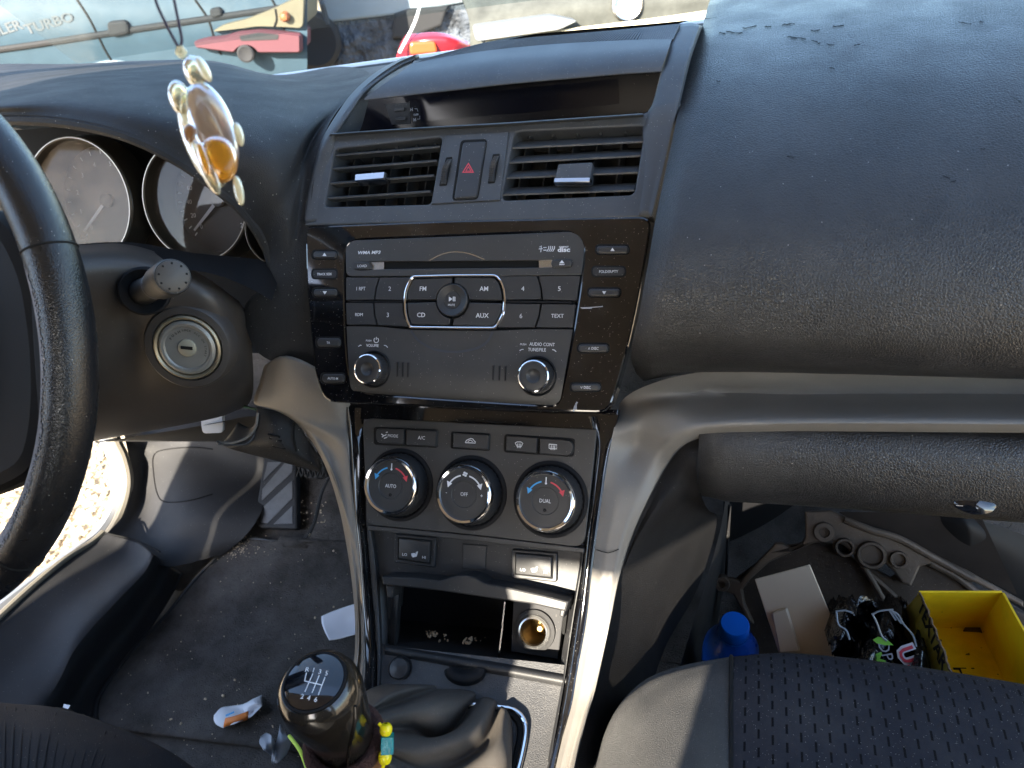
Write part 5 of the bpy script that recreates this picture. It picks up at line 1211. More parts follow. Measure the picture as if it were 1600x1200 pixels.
obj('rubber', tube(sp_, .0085, 10, 60), mat('grey_seal', (.16, .145, .12), .6), seal)
sp2 = [q + np.array([-.018, 0, 0]) for q in sp_]
obj('body_flange', tube(sp2, .011, 10, 60), DTRIM, seal)
# open driver door
body = thing('car', 'car cabin around the camera: roof, pillars, windscreen base and the open driver door', 'car')
hinge = np.array([-.80, .48, -.2]); dd = nrm([-.80, .38, 0]); dn_ = nrm(np.cross(dd, (0, 0, 1)) * -1)
if dn_[1] > 0: dn_ = -dn_
DF = Frame(hinge, dn_, dd)
door = obj('door', prism(DF, rnd([(.02, -.30), (1.0, -.30), (1.05, .46), (.06, .46)], .06, 6), -.06, 0, .012, back=True), DOORP, body, label='open driver door with a tan grey inner panel')
su, sv = DF.uv(-10, 745)
rsp = .13
sp0 = obj('speaker', lathe(DF, su, sv, [(rsp, .0), (rsp * .98, .008), (rsp * .92, .012), (rsp * .86, .006), (rsp * .5, .003), (.0001, .001)], 56), mat('speaker_beige', (.30, .27, .22), .55), door)
obj('speaker_ring', lathe(DF, su, sv, [(rsp * .62, .003), (rsp * .60, .008), (rsp * .55, .004)], 48, cap=False), BLK, door)
obj('door_frame', tube([DF.P(.06, .44, -.03), DF.P(.30, .88, -.03), DF.P(.95, .90, -.03), DF.P(1.04, .44, -.03)], .022, 8), BLK, door)
for z in (-.12, .12): 
    obj('hinge', join(box((hinge[0] - .03, hinge[1] - .05, hinge[2] + z - .02), (hinge[0] + .045, hinge[1] + .01, hinge[2] + z + .02)), tube([(hinge[0] - .0, hinge[1] - .045, hinge[2] + z - .045), (hinge[0] - .0, hinge[1] - .045, hinge[2] + z + .045)], .009, 10)), mat('hinge_paint', (.62, .55, .42), .4), door, angle=30)
obj('check_strap', join(box((hinge[0] - .05, hinge[1] - .08, hinge[2] - .03), (hinge[0] + .03, hinge[1] - .06, hinge[2] - .012)), box((hinge[0] - .01, hinge[1] - .085, hinge[2] - .045), (hinge[0] + .02, hinge[1] - .055, hinge[2] + .0))), CHRS, door)
# ground
V = []; Fc = []; n = 60
gx = np.sign(np.linspace(-1, 1, n)) * np.abs(np.linspace(-1, 1, n)) ** 3 * 300
for x in gx:
    for y in gx: V.append((x - .8, y + .3, -.78))
for i in range(n - 1):
    for j in range(n - 1): k = i * n + j; Fc.append((k, k + n, k + n + 1, k + 1))
obj('ground', (V, Fc), GRND, None, kind='structure')
st = []
ico = [(math.cos(a) * math.cos(b), math.sin(a) * math.cos(b), math.sin(b)) for b in (-.6, .35, .9) for a in np.linspace(0, 6.28, 6)[:-1]]
for k in range(5200):
    x, y = -.80 - abs(rng.normal()) * .9, rng.uniform(-.6, 1.6); r = rng.uniform(.004, .013)
    a = rng.uniform(0, 6); c, s = math.cos(a), math.sin(a); sx, sy, sz = rng.uniform(.7, 1.3), rng.uniform(.6, 1.2), rng.uniform(.4, .8)
    V = [(x + r * (c * p[0] * sx - s * p[1] * sy), y + r * (s * p[0] * sx + c * p[1] * sy), -.777 + r * p[2] * sz) for p in ico]
    F_ = [(10, 11, 12, 13, 14)]
    for q in (0, 5):
        for i in range(5): F_.append((q + i, q + (i + 1) % 5, q + 5 + (i + 1) % 5, q + 5 + i))
    st.append((V, F_))
obj('gravel_stones', join(*st), mat('gravel_stone', (.52, .47, .38), .9, var=.6), None, smooth=False, kind='stuff')

# ================================================================== SEATS
def seatnet(rows): return [[np.array(p) for p in r] for r in rows]
pseat = thing('passenger_seat', 'passenger seat cushion in dark slotted cloth, its left bolster partly in sunlight', 'car seat')
def sp(px, py, y, dz=0): q = aty(px, py, y); return q
# rows go front -> rear ; columns left -> right
bolrows = [
 [atz(905, 1290, -.34), atz(948, 1140, -.33), atz(985, 1100, -.33), atz(1060, 1080, -.33), atz(1142, 1070, -.33)],
 [atz(905, 1280, -.20), atz(938, 1170, -.18), atz(975, 1098, -.17), atz(1050, 1058, -.165), atz(1142, 1048, -.165)],
 [atz(925, 1215, -.13), atz(958, 1118, -.115), atz(1003, 1066, -.105), atz(1062, 1041, -.10), atz(1143, 1026, -.098)],
 [atz(940, 1225, -.105), atz(985, 1125, -.088), atz(1020, 1085, -.085), atz(1072, 1057, -.082), atz(1143, 1040, -.081)],
 [atz(955, 1290, -.085), atz(1000, 1190, -.075), atz(1035, 1140, -.073), atz(1085, 1110, -.074), atz(1143, 1095, -.079)],
 [atz(960, 1450, -.07), atz(1010, 1330, -.062), atz(1045, 1290, -.063), atz(1095, 1260, -.068), atz(1143, 1250, -.078)]]
obj('bolster', net(bolrows, 40, 50), BOLST, pseat, label='plain cloth side bolster')
cusrows = [
 [atz(1144, 1070, -.33), atz(1250, 1075, -.33), atz(1400, 1085, -.33), atz(1600, 1110, -.33), atz(1800, 1150, -.33)],
 [atz(1144, 1048, -.165), atz(1250, 1052, -.165), atz(1400, 1062, -.165), atz(1600, 1090, -.165), atz(1800, 1130, -.165)],
 [atz(1144, 1026, -.097), atz(1240, 1021, -.094), atz(1400, 1037, -.092), atz(1600, 1069, -.095), atz(1800, 1110, -.10)],
 [atz(1144, 1040, -.080), atz(1240, 1042, -.076), atz(1400, 1058, -.076), atz(1600, 1092, -.080), atz(1800, 1135, -.09)],
 [atz(1144, 1095, -.078), atz(1240, 1098, -.072), atz(1400, 1115, -.073), atz(1600, 1150, -.078), atz(1800, 1195, -.09)],
 [atz(1144, 1250, -.078), atz(1240, 1255, -.074), atz(1400, 1275, -.075), atz(1600, 1310, -.08), atz(1800, 1350, -.09)]]
obj('cushion', net(cusrows, 60, 50), SLOT, pseat, label='dark blue cushion cloth woven with short slots')
seam = [r[0] + np.array([-.0006, 0, -.0002]) for r in cusrows[1:]]
obj('seam', tube(seam, .0016, 6, 50), VOID, pseat)
obj('side_sun_block', box((.135, -.60, -.41), (.185, -.16, -.12)), DARKP, pseat, smooth=False)  # unseen box added to stop sun reaching the footwell floor
obj('seat_base', box((.18, -.50, -.41), (.62, -.12, -.20)), BLK, pseat, smooth=False)
dseat = thing('driver_seat', 'corner of the driver seat cushion in dark ribbed cloth at the lower left', 'car seat')
dr = [
 [atz(-120, 1085, -.30), atz(0, 1108, -.30), atz(100, 1130, -.30), atz(200, 1165, -.30), atz(280, 1200, -.30), atz(350, 1260, -.30)],
 [atz(-120, 1078, -.16), atz(0, 1099, -.155), atz(90, 1108, -.15), atz(180, 1135, -.15), atz(262, 1172, -.15), atz(330, 1220, -.16)],
 [atz(-120, 1085, -.13), atz(0, 1104, -.125), atz(85, 1114, -.12), atz(170, 1145, -.12), atz(248, 1185, -.12), atz(305, 1235, -.13)],
 [atz(-120, 1140, -.105), atz(0, 1160, -.10), atz(70, 1175, -.095), atz(145, 1205, -.095), atz(215, 1250, -.098), atz(265, 1300, -.11)],
 [atz(-120, 1300, -.09), atz(0, 1320, -.085), atz(50, 1340, -.085), atz(110, 1370, -.085), atz(170, 1410, -.09), atz(220, 1460, -.10)]]
DCL = mat('driver_cloth', (.017, .018, .022), .85, bump=[('noise', 1300, .8, .001)], spec=.2, dust=.12, var=.1)
obj('cushion', net(dr, 60, 40), DCL, dseat)
# raised cloth ribs, darker than the cushion
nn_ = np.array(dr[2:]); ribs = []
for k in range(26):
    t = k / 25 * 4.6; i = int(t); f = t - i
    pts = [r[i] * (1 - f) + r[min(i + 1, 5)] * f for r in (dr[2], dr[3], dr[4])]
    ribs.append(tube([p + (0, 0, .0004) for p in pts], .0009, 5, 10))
obj('cloth_ribs', join(*ribs), mat('dark_rib_cloth', (.010, .010, .012), .9), dseat, kind='stuff')
obj('seat_back', net([[(x, -.72 - .10 * t, -.25 + .77 * t) for x in (-.70, -.60, -.37, -.18, -.12)] for t in (0, .5, 1)], 12, 8), DCL, dseat, solid=.12)
obj('headrest', prism(Frame((-.37, -.93, .68), (0, -1, .2)), rnd([(-.13, -.09), (.13, -.09), (.12, .09), (-.12, .09)], .04, 6), -.05, .05, .02, back=True), DCL, dseat)
obj('adjuster_lever', net([[atz(60, 1112, -.36), atz(85, 1105, -.345), atz(110, 1108, -.35)], [atz(70, 1125, -.35), atz(95, 1112, -.33), atz(125, 1118, -.345)], [atz(110, 1135, -.37), atz(130, 1130, -.355), atz(150, 1138, -.38)]], 12, 12), DARKP, dseat, solid=.006)
obj('lever_sticker', quadvf(atz(100, 1100, -.325), atz(110, 1102, -.325), atz(106, 1108, -.325), atz(98, 1105, -.325)), PAPER, dseat, smooth=False)

PB = mat('seat_back_cloth', (.03, .03, .034), .9)
obj('seat_back', net([[(x, -.70 - .16 * t, -.10 + .62 * t) for x in (.10, .15, .37, .57, .62)] for t in (0, .5, 1)], 12, 8), PB, pseat, solid=.10)
obj('headrest', prism(Frame((.37, -.93, .66), (0, -1, .2)), rnd([(-.13, -.09), (.13, -.09), (.12, .09), (-.12, .09)], .04, 6), -.05, .05, .02, back=True), PB, pseat)
arm = thing('armrest_shade_block', 'unseen dark armrest shape added between the front seats to shade the console', 'armrest')  # added out of view to cast a rounded shadow on the tunnel
obj('pad', prism(Frame((-.075, -.70, -.02), (0, -1, .1)), rnd([(-.065, -.30), (.040, -.30), (.036, .30), (-.060, .30)], .05, 8), -.04, .04, .015, back=True), PB, arm)
# ================================================================== PASSENGER FOOTWELL
# side wall of the console in the footwell
obj('footwell_wall', net([[aty(1015, 1210, -.08), aty(1060, 1050, .05), aty(1125, 830, .16), aty(1140, 700, .16)], [aty(1090, 1210, .0), aty(1110, 1050, .14), aty(1130, 915, .25), aty(1140, 790, .28)]], 14, 10), DARKP, cons)
obj('wall_ridge', tube([aty(1140, 790, .22), aty(1137, 850, .22), aty(1134, 905, .22)], .002, 6), DARKP, cons)
obj('footwell_back', net([[aty(1130, 780, .30), aty(1400, 780, .42), aty(1900, 780, .42)], [aty(1130, 950, .30), aty(1400, 950, .40), aty(1900, 950, .40)], [aty(1110, 1100, .16), aty(1400, 1100, .2), aty(1900, 1100, .2)]], 10, 10), BLK, cons)
# cast metal housing
cast = thing('cast_housing', 'dull brown cast metal housing with bolt holes lying in the passenger footwell', 'metal part')
CM = Frame(aty(1330, 900, .20), (-.05, -.78, .62))
def cpx(p, h=0): return CM.px(p, h)
obj('web_plate', prism(CM, cpx([(1150, 905), (1215, 858), (1262, 848), (1300, 850), (1345, 880), (1395, 905), (1425, 890), (1440, 880), (1520, 918), (1600, 960), (1660, 1010), (1660, 1080), (1180, 1080), (1165, 960)], -.012), -.03, -.012, .003), mat('cast_web', (.060, .045, .034), .7, spec=.15, bump=[('noise', 300, .5, .001)], var=.4, dust=.2), cast)
def castrib(pts, r, n=40): return tube([CM.P(*CM.uv(a, b, h), h) for a, b, h in pts], r, 10, n)
flange = [(1128, 914, -.002), (1150, 918, 0), (1168, 903, 0), (1195, 870, 0), (1215, 858, 0), (1240, 862, 0), (1262, 850, 0), (1285, 846, 0), (1310, 856, 0), (1335, 880, 0), (1360, 885, 0), (1390, 880, 0), (1418, 912, 0), (1432, 900, 0), (1450, 880, 0)]
tf_ = prism(CM, cpx([(1120, 905), (1140, 904), (1156, 908), (1182, 880), (1200, 862), (1212, 849), (1224, 850), (1238, 858), (1252, 852), (1259, 840), (1258, 800), (1300, 798), (1345, 818), (1420, 845), (1500, 885), (1600, 940), (1600, 950), (1500, 898), (1450, 882), (1438, 886), (1424, 916), (1410, 912), (1396, 892), (1384, 882), (1358, 884), (1344, 876), (1318, 852), (1296, 844), (1268, 850), (1230, 866), (1200, 880), (1172, 906), (1160, 922), (1164, 945), (1178, 975), (1166, 972), (1146, 930), (1124, 922)]), -.014, 0, .0022)
obj('flange', tf_, CAST, cast)
obj('rib', castrib([(1345, 878, -.004), (1362, 905, -.004), (1382, 940, -.004), (1400, 965, -.004)], .0032), CAST, cast)
obj('rib', castrib([(1345, 885, -.006), (1380, 915, -.006), (1415, 948, -.006), (1440, 975, -.006)], .0028), CAST, cast)
obj('rib', castrib([(1455, 880, -.003), (1500, 905, -.003), (1560, 955, -.003), (1600, 985, -.003)], .0038), CAST, cast)
obj('rib', castrib([(1320, 812, .002), (1360, 828, .004), (1405, 842, .004), (1460, 872, .002), (1520, 905, 0)], .0042), CAST, cast)
for (a, b, ro, ri) in ((1288, 832, 17, 8), (1128, 913, 12, 5), (1362, 868, 24, 17), (1320, 856, 16, 11), (1405, 875, 15, 10)):
    u, v = CM.uv(a, b, .004); r0_, r1_ = CM.rad(a, b, ro, .004), CM.rad(a, b, ri, .004)
    h_ = obj('boss', lathe(CM, u, v, [(r0_ * 1.1, -.012), (r0_, .002), (r0_ * .92, .005), (r1_ * 1.08, .005), (r1_, .003), (r1_ * .95, -.010)], 36, cap=False), CAST, cast)
    obj('bolt_hole', lathe(CM, u, v, [(r1_, -.008), (.0001, -.008)], 24), VOID, h_)
obj('bell_wall', net([[CM.P(*CM.uv(a, 800, .006), .006) for a in (1310, 1380, 1450, 1530)], [CM.P(*CM.uv(a, b, .0), .0) for a, b in ((1345, 822), (1420, 846), (1500, 885), (1590, 930))], ], 14, 6), mat('cast_dark', (.020, .016, .014), .7, spec=.1, var=.3), cast)
hs2 = thing('plastic_duct', 'black curved plastic housing behind the cast metal part', 'housing')
obj('shell', net([[aty(1400, 800, .26), aty(1480, 800, .24), aty(1530, 812, .24), aty(1640, 850, .27)], [aty(1430, 835, .25), aty(1500, 825, .225), aty(1535, 840, .225), aty(1640, 900, .25)], [aty(1440, 870, .25), aty(1510, 870, .225), aty(1540, 890, .23), aty(1640, 950, .25)], [aty(1460, 900, .26), aty(1520, 905, .24), aty(1560, 930, .24), aty(1640, 980, .26)]], 24, 24), BLK, hs2)
# beige plastic piece
bg_ = thing('beige_plastic_cover', 'flat beige plastic cover leaning in the footwell with a raised tab', 'plastic cover')
BG = Frame(aty(1260, 960, .10), (-.15, -.72, .68))
obj('plate', prism(BG, rnd(BG.px([(1179, 905), (1265, 882), (1330, 1040), (1225, 1045)]), .0012), -.004, 0, .001, back=True), BEIGE, bg_)
obj('tab', prism(BG, rnd(BG.px([(1206, 957), (1229, 950), (1250, 1018), (1218, 1020)], .008), .002), 0, .010, .002), BEIGE, bg_)
# yellow box
yb = thing('yellow_box', 'open yellow cardboard box lettered TEXTAR, torn at its edges', 'box')
A1, A2, A3, A4 = [aty(*p) for p in ((1437, 926, .09), (1566, 926, .10), (1640, 1060, .0), (1490, 1060, -.01))]
down = np.array([0, .02, -.075]); th = .0018
def wall(name, p, q, m, **k):
    n_ = nrm(np.cross(q - p, down)) * th
    v = [p, q, q + down, p + down]; v2 = [a + n_ for a in v]
    return obj(name, (v + v2, [(0, 1, 2, 3), (7, 6, 5, 4), (0, 4, 5, 1), (1, 5, 6, 2), (2, 6, 7, 3), (3, 7, 4, 0)]), m, yb, smooth=False, **k)
ins = lambda a: a
# inner floor
fl4 = [a + down * .98 for a in (A1, A2, A3, A4)]
obj('box_floor', (fl4, [(0, 1, 2, 3)]), YEL, yb, smooth=False)
wall('back_wall', A1, A2, YEL); wall('right_wall', A2, A3, YEL)
# left side wall, with torn upper edge, seen from outside
lt = [A1 + (A4 - A1) * t + np.array([0, 0, .0006 * rng.normal()]) + (A2 - A1) * .006 * rng.normal() for t in np.linspace(0, 1, 30)]
lb = [A1 + (A4 - A1) * t + down + (A2 - A1) * -.22 for t in np.linspace(0, 1, 30)]
wv_ = obj('left_wall', (lt + lb, [(i, i + 1, 31 + i, 30 + i) for i in range(29)]), OLIVE, yb, smooth=False)
obj('torn_edge', tube([p + (0, 0, .0004) for p in lt], .0011, 5), CARDB, yb)
lf = Frame(lt[10] * .5 + lb[10] * .5, nrm(np.cross(lb[10] - lt[10], A4 - A1)), A4 - A1)
if lf.N @ (CAM - lf.C) < 0: lf = Frame(lf.C, -lf.N, A4 - A1)
text('TEXTAR', lf, 1456, 990, .0115, .0012, VOID, yb, rot=0, bold=.04, sx=1.25)
ff = Frame(fl4[0], nrm(np.cross(A2 - A1, A4 - A1)), A2 - A1)
if ff.N[2] < 0: ff = Frame(fl4[0], -ff.N, A2 - A1)
text('TA', ff, 1515, 1052, .012, .001, VOID, yb, rot=0, bold=.05)
obj('inner_flap', prism(ff, ff.px([(1505, 985), (1512, 974), (1548, 974), (1550, 1006), (1542, 990), (1530, 986)], .0015), 0, .0016), CARDB, yb, smooth=False)
stn_ = [prism(ff, ff.px([(a + 4 * math.cos(t) * rng.uniform(.4, 1.2), b + 2.5 * math.sin(t) * rng.uniform(.4, 1.2)) for t in np.linspace(0, 6.28, 8)[:-1]], .001), .0004, .0008) for a, b in ((1508, 1028), (1512, 1022), (1560, 1030), (1545, 1045), (1470, 1000), (1490, 1040), (1520, 1036))]
obj('grease_stain', join(*stn_), mat('stain', (.12, .08, .01), .6), yb, kind='stuff', smooth=False)
# black bag
bag = thing('black_bag', 'shiny crumpled black plastic bag with white, green and red lettering', 'plastic bag')
nb = []
for j, (y0, yy) in enumerate(((935, .12), (960, .09), (990, .06), (1020, .03), (1055, .0), (1090, -.02))):
    r_ = []
    for i, x in enumerate((1275, 1300, 1325, 1350, 1375, 1398, 1414, 1425)):
        r_.append(aty(x + j * 10, y0 + (14 if i in (0, 7) else 0) + 3 * math.sin(i * 2.3 + j), yy + .018 * math.sin(i * 1.9 + j * 2.1) + .008 * math.sin(i * 4.1 + j * 3)))
    nb.append(r_)
bv = net(nb, 70, 50)
bv = ([p + np.array([0, .0045, .0]) * math.sin(p[0] * 420 + 3 * math.sin(p[2] * 250)) for p in bv[0]], bv[1])
obj('film', bv, BAG, bag, angle=180)
bgf = Frame(aty(1400, 1010, .022), (0, -.75, .66))
text('DPA', bgf, 1387, 1026, .0085, .004, GRYP, bag, rot=-1.25); text('M', bgf, 1372, 1030, .009, mat('green_print', (.20, .50, .05), .5) and .004, MATS['green_print'], bag, rot=-1.1, bold=.04)
w1_ = text('US', bgf, 1423, 1032, .0125, .004, WHT, bag, rot=-1.1, bold=.14, sx=1.1); text('US', bgf, 1423, 1032, .0120, .0052, REDP, bag, rot=-1.1, bold=.03, sx=1.1)
obj('green_leaf_print', prism(bgf, bgf.px([(1364, 1000), (1372, 995), (1384, 998), (1396, 1008), (1382, 1008), (1370, 1005)], .004), .003, .0042), MATS['green_print'], bag, smooth=False)
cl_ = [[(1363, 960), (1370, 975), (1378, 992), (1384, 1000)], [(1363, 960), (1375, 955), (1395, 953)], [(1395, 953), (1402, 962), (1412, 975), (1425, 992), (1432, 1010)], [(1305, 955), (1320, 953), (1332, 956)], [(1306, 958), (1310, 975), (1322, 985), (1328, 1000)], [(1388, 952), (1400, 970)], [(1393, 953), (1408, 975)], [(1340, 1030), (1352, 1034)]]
obj('crease_highlight', join(*[tube([bgf.P(*bgf.uv(a + rng.normal(), b + rng.normal(), .005), .005) for a, b in c], .0008, 5, 12) for c in cl_]), mat('crease_glint_grey', (.22, .24, .26), .25), bag)  # glints along the creases put in as pale grey tubes
# blue bottle
bo = thing('blue_bottle', 'blue plastic bottle with a blue cap standing behind the seat edge', 'bottle')
bt = aty(1148, 975, .07); bax = nrm(np.array([.06, -.12, 1])); BO = Frame(bt, bax, M @ np.array([1, 0, 0]))
br_ = .0245 * .75
obj('body', lathe(BO, 0, 0, [(.027, -.16), (.028, -.055), (.027, -.042), (.021, -.028), (.0145, -.018), (.0138, -.013), (.0001, -.012)], 48), BLUEB, bo)
obj('cap', lathe(BO, 0, 0, [(.0145, -.014), (.0145, -.001), (.013, .0012), (.0001, .002)], 60, knurl=(0, 1, .975)), mat('blue_cap', (.004, .13, .62), .35), bo)
obj('neck_ring', lathe(BO, 0, 0, [(.0148, -.0175), (.0152, -.016), (.0148, -.0145)], 40, cap=False), MATS['blue_cap'], bo)
fb = Frame(BO.P(-.006, -.026, -.040), nrm(-BO.V * .9 + BO.U * -.1 + BO.N * .35), BO.U)
if fb.N @ (CAM - fb.C) < 0: fb = Frame(fb.C, -fb.N, BO.U)
text('A', fb, (0, 0), None, .008, .003, mat('cyan_print', (.15, .5, .65), .5), bo, rot=.3)

# ================================================================== LITTER
def crumple(name, label, cat, pts, h, m, amp=.004, extra=None):
    t = thing(name, label, cat)
    g = []; 
    for row in pts: g.append([fh(a, b, h + amp * (1 + rng.normal() * .7)) for a, b in row])
    obj('sheet', net(g, 14, 12), m, t, angle=20, solid=.0006); return t
t = crumple('paper_wrapper', 'torn white and orange paper wrapper on the floor mat', 'wrapper', [[(334, 1118), (345, 1106), (360, 1103), (380, 1100), (395, 1092), (409, 1086)], [(334, 1125), (348, 1116), (364, 1110), (380, 1108), (398, 1100), (410, 1100)], [(338, 1132), (350, 1130), (365, 1124), (384, 1118), (396, 1112), (406, 1106)], [(348, 1137), (356, 1135), (368, 1130), (382, 1124), (392, 1120), (400, 1112)]], .016, PAPER, .006)
obj('orange_side', net([[fh(352, 1122, .030), fh(368, 1118, .032), fh(388, 1111, .031)], [fh(350, 1130, .028), fh(368, 1126, .030), fh(388, 1119, .029)], [fh(349, 1137, .022), fh(367, 1131, .024), fh(387, 1125, .022)]], 8, 6), ORNG, t, solid=.0006)
obj('blue_stripe', quadvf(fh(352, 1117, .032), fh(366, 1111, .034), fh(366, 1114, .034), fh(353, 1120, .032)), BLUP, t, smooth=False)
t = crumple('plastic_wrap', 'crumpled clear white plastic wrap on the floor mat near the gear lever', 'wrapper', [[(408, 1150), (416, 1145), (424, 1150), (430, 1160), (434, 1172)], [(405, 1160), (414, 1160), (424, 1165), (428, 1175), (430, 1184)], [(412, 1172), (418, 1175), (424, 1182), (424, 1190), (428, 1196)]], .016, mat('film_white', (.55, .58, .64), .3, trans=.35), .012)
obj('sheet', net([[fh(438, 1132, .04), fh(444, 1138, .03), fh(448, 1150, .03)], [fh(434, 1150, .03), fh(440, 1158, .034), fh(452, 1152, .03)], [fh(428, 1172, .022), fh(438, 1170, .03), fh(456, 1158, .026)], [fh(426, 1190, .02), fh(434, 1192, .025), fh(448, 1180, .02)]], 12, 12), MATS['film_white'], t, angle=20, solid=.0006)
t = crumple('paper_receipt', 'white paper scrap lying beside the silver trim', 'paper', [[(502, 963), (520, 955), (540, 948), (565, 940)], [(503, 975), (522, 972), (545, 965), (568, 958)], [(508, 988), (524, 986), (548, 984), (570, 976)], [(514, 1000), (530, 998), (552, 992), (572, 988)]], .034, mat('receipt_paper', (.72, .72, .76), .7), .001)  # paper tone slightly paler than the wrapper
t = crumple('paper_receipt', 'tiny white paper corner near the left edge of the mat bottom', 'paper', [[(398, 1086), (404, 1085)], [(400, 1092), (409, 1094)]], .016, PAPER, .002) if False else None

# ================================================================== PENDANT
pen = thing('resin_pendant', 'amber resin turtle pendant hanging on a dark cord before the windscreen', 'pendant')
pd = .30
def pp3(a, b, d=0): return dep(a, b, pd + d)
ex, ey, ez = [M @ np.array(v) for v in ([1., 0, 0], [0, 1., 0], [0, 0, 1.])]
k_ = pd / FPX
def blob(name, cx, cy, rx_, ry_, ang_, rz_, m, d=0, nu=28, nv=18):
    a = math.radians(ang_); ax = [ex * math.cos(a) + ey * math.sin(a), -ex * math.sin(a) + ey * math.cos(a), ez]
    return obj(name, ell(pp3(cx, cy, d), [ax[0], ax[2], ax[1]], [rx_ * k_, rz_ * k_, ry_ * k_], nu, nv), m, pen, angle=180)
obj('cord', tube([pp3(236, -40), pp3(243, 0), pp3(258, 35), pp3(272, 62), pp3(280, 76)], .0006, 8, 24), CORD, pen)
obj('cord', tube([pp3(264, -40), pp3(272, 0), pp3(279, 35), pp3(284, 62), pp3(281, 76)], .0006, 8, 24), CORD, pen)
obj('cord_loop', tube([pp3(280, 74), pp3(278, 82), pp3(284, 88), pp3(288, 82), pp3(282, 74)], .0011, 8, 20), CREAM, pen)
blob('head', 304, 112, 16, 26, -20, 12, AMB)
blob('head_ridge', 318, 108, 8, 22, -28, 9, CREAM, -.003)
blob('shell', 332, 200, 34, 76, -20, 22, SMOKER)
blob('shell_core', 342, 248, 28, 38, -14, 17, AMB2, -.003)
blob('shell_rim', 318, 215, 32, 84, -20, 12, AMB, .004)
blob('front_flipper', 280, 152, 16, 27, -16, 9, AMB, -.002)
blob('front_flipper', 296, 180, 17, 22, -10, 9, CREAM, 0)
blob('rear_flipper', 322, 262, 11, 46, -26, 7, AMB, -.006)
blob('rear_flipper_inlay', 318, 248, 7, 26, -18, 6, AMB2, -.008)
blob('tail', 373, 298, 7, 23, -12, 5, CREAM, -.002)
blob('side_flipper', 373, 210, 7, 19, -14, 6, CREAM, 0)
blob('belly_stripe', 296, 208, 10, 14, 0, 5, mat('brown_resin', (.25, .12, .05), .2, trans=.4), -.006)

# ================================================================== CAR SHELL
hx = .60; bx_ = .76
def slab(name, P, m, t=.02): return obj(name, net(P, 12, 12), m, body, solid=t)
slab('roof', [[(-hx - .02, y, z - .06), (-hx + .06, y, z), (0, y, z + .01), (hx - .06, y, z), (hx + .02, y, z - .06)] for y, z in ((-.12, .70), (-.45, .75), (-.9, .76), (-1.25, .74), (-1.50, .68))], CAB)
for s_ in (-1, 1):
    obj('front_pillar', tube([(s_ * .83, .42, .22), (s_ * .76, .15, .46), (s_ * .63, -.14, .67)], .028, 8), CAB, body)
    obj('centre_pillar', tube([(s_ * .765, -.76, -.35), (s_ * .755, -.74, .25), (s_ * .65, -.70, .72)], .060, 8), CAB, body)
    obj('rear_pillar', tube([(s_ * .74, -2.0, .25), (s_ * .60, -1.5, .68)], .06, 8), CAB, body)
slab('right_rear_door_inner', [[(.78, y, z) for y in (-.75, -1.2, -1.9)] for z in (-.45, .0, .26)], DOORP)
slab('right_sill', [[(.76, y, z) for y in (.60, 0, -.7)] for z in (-.45, -.40, -.33)], KICK)
slab('right_kick_panel', [[(.78, y, z) for y in (.66, .56, .45)] for z in (-.45, -.1, .22)], BLK)
slab('left_rear_door_inner', [[(-.78, y, z) for y in (-.75, -1.2, -1.9)] for z in (-.45, .0, .26)], DOORP)
slab('rear_bulkhead', [[(x, -1.75, z) for x in (-.78, 0, .78)] for z in (-.45, .0, .22)], BOLST)
slab('rear_floor', [[(x, y, -.425) for x in (-.78, 0, .78)] for y in (-.88, -1.75)], CARP)
slab('firewall', [[(x, .66, z) for x in (-.80, 0, .80)] for z in (-.6, -.2, .22)], BLK)
slab('bonnet', [[(x, y, z - .04 * (abs(x) / .8) ** 2) for x in (-.85, -.4, 0, .4, .85)] for y, z in ((.86, .17), (1.2, .12), (1.55, .02), (1.7, -.15))], DTRIM)
cow = obj('cowl_edge', net([[aty(a, b, y + .03), aty(a, b - 4, y + .035), aty(a, b - 7, y + .045), aty(a, b - 4, y + .07)] for a, b, y in GBL], 12, 40), mat('pale_cowl', (.42, .44, .43), .3), body)
obj('glass_base_strip', net([[aty(a, b + 4, y - .01), aty(a, b - 1, y + .005), aty(a, b - 1, y + .03)] for a, b, y in GBL], 8, 40), BLK, body)
# windscreen pane
ws = thing('windscreen', 'dusty curved windscreen in front of the dashboard', 'windscreen')
WS = net([[(s * (.74 - .12 * t), .62 - .16 * (s * .74) ** 2 * (1 - t) - .64 * t, .296 + .42 * t + .02 * math.sin(math.pi * t)) for s in (-1, -.5, 0, .5, 1)] for t in (0, .33, .66, 1)], 24, 24)
obj('glass_pane', WS, WGLASS, ws)

bank = obj('added_earth_bank', net([[(-9 - 3 * j + 1.2 * math.sin(i * 1.7), -26 + i * 4.2, z) for i in range(14)] for j, z in ((0, -.8), (.35, .9), (.6, 1.9), (1.2, 2.5), (3.0, 2.6))], 60, 30), mat('dry_earth', (.40, .29, .18), .95, bump=[('noise', 3, 1, .3)], var=.4), None, kind='structure')  # unseen bank added as a tan reflection for the gauge lenses
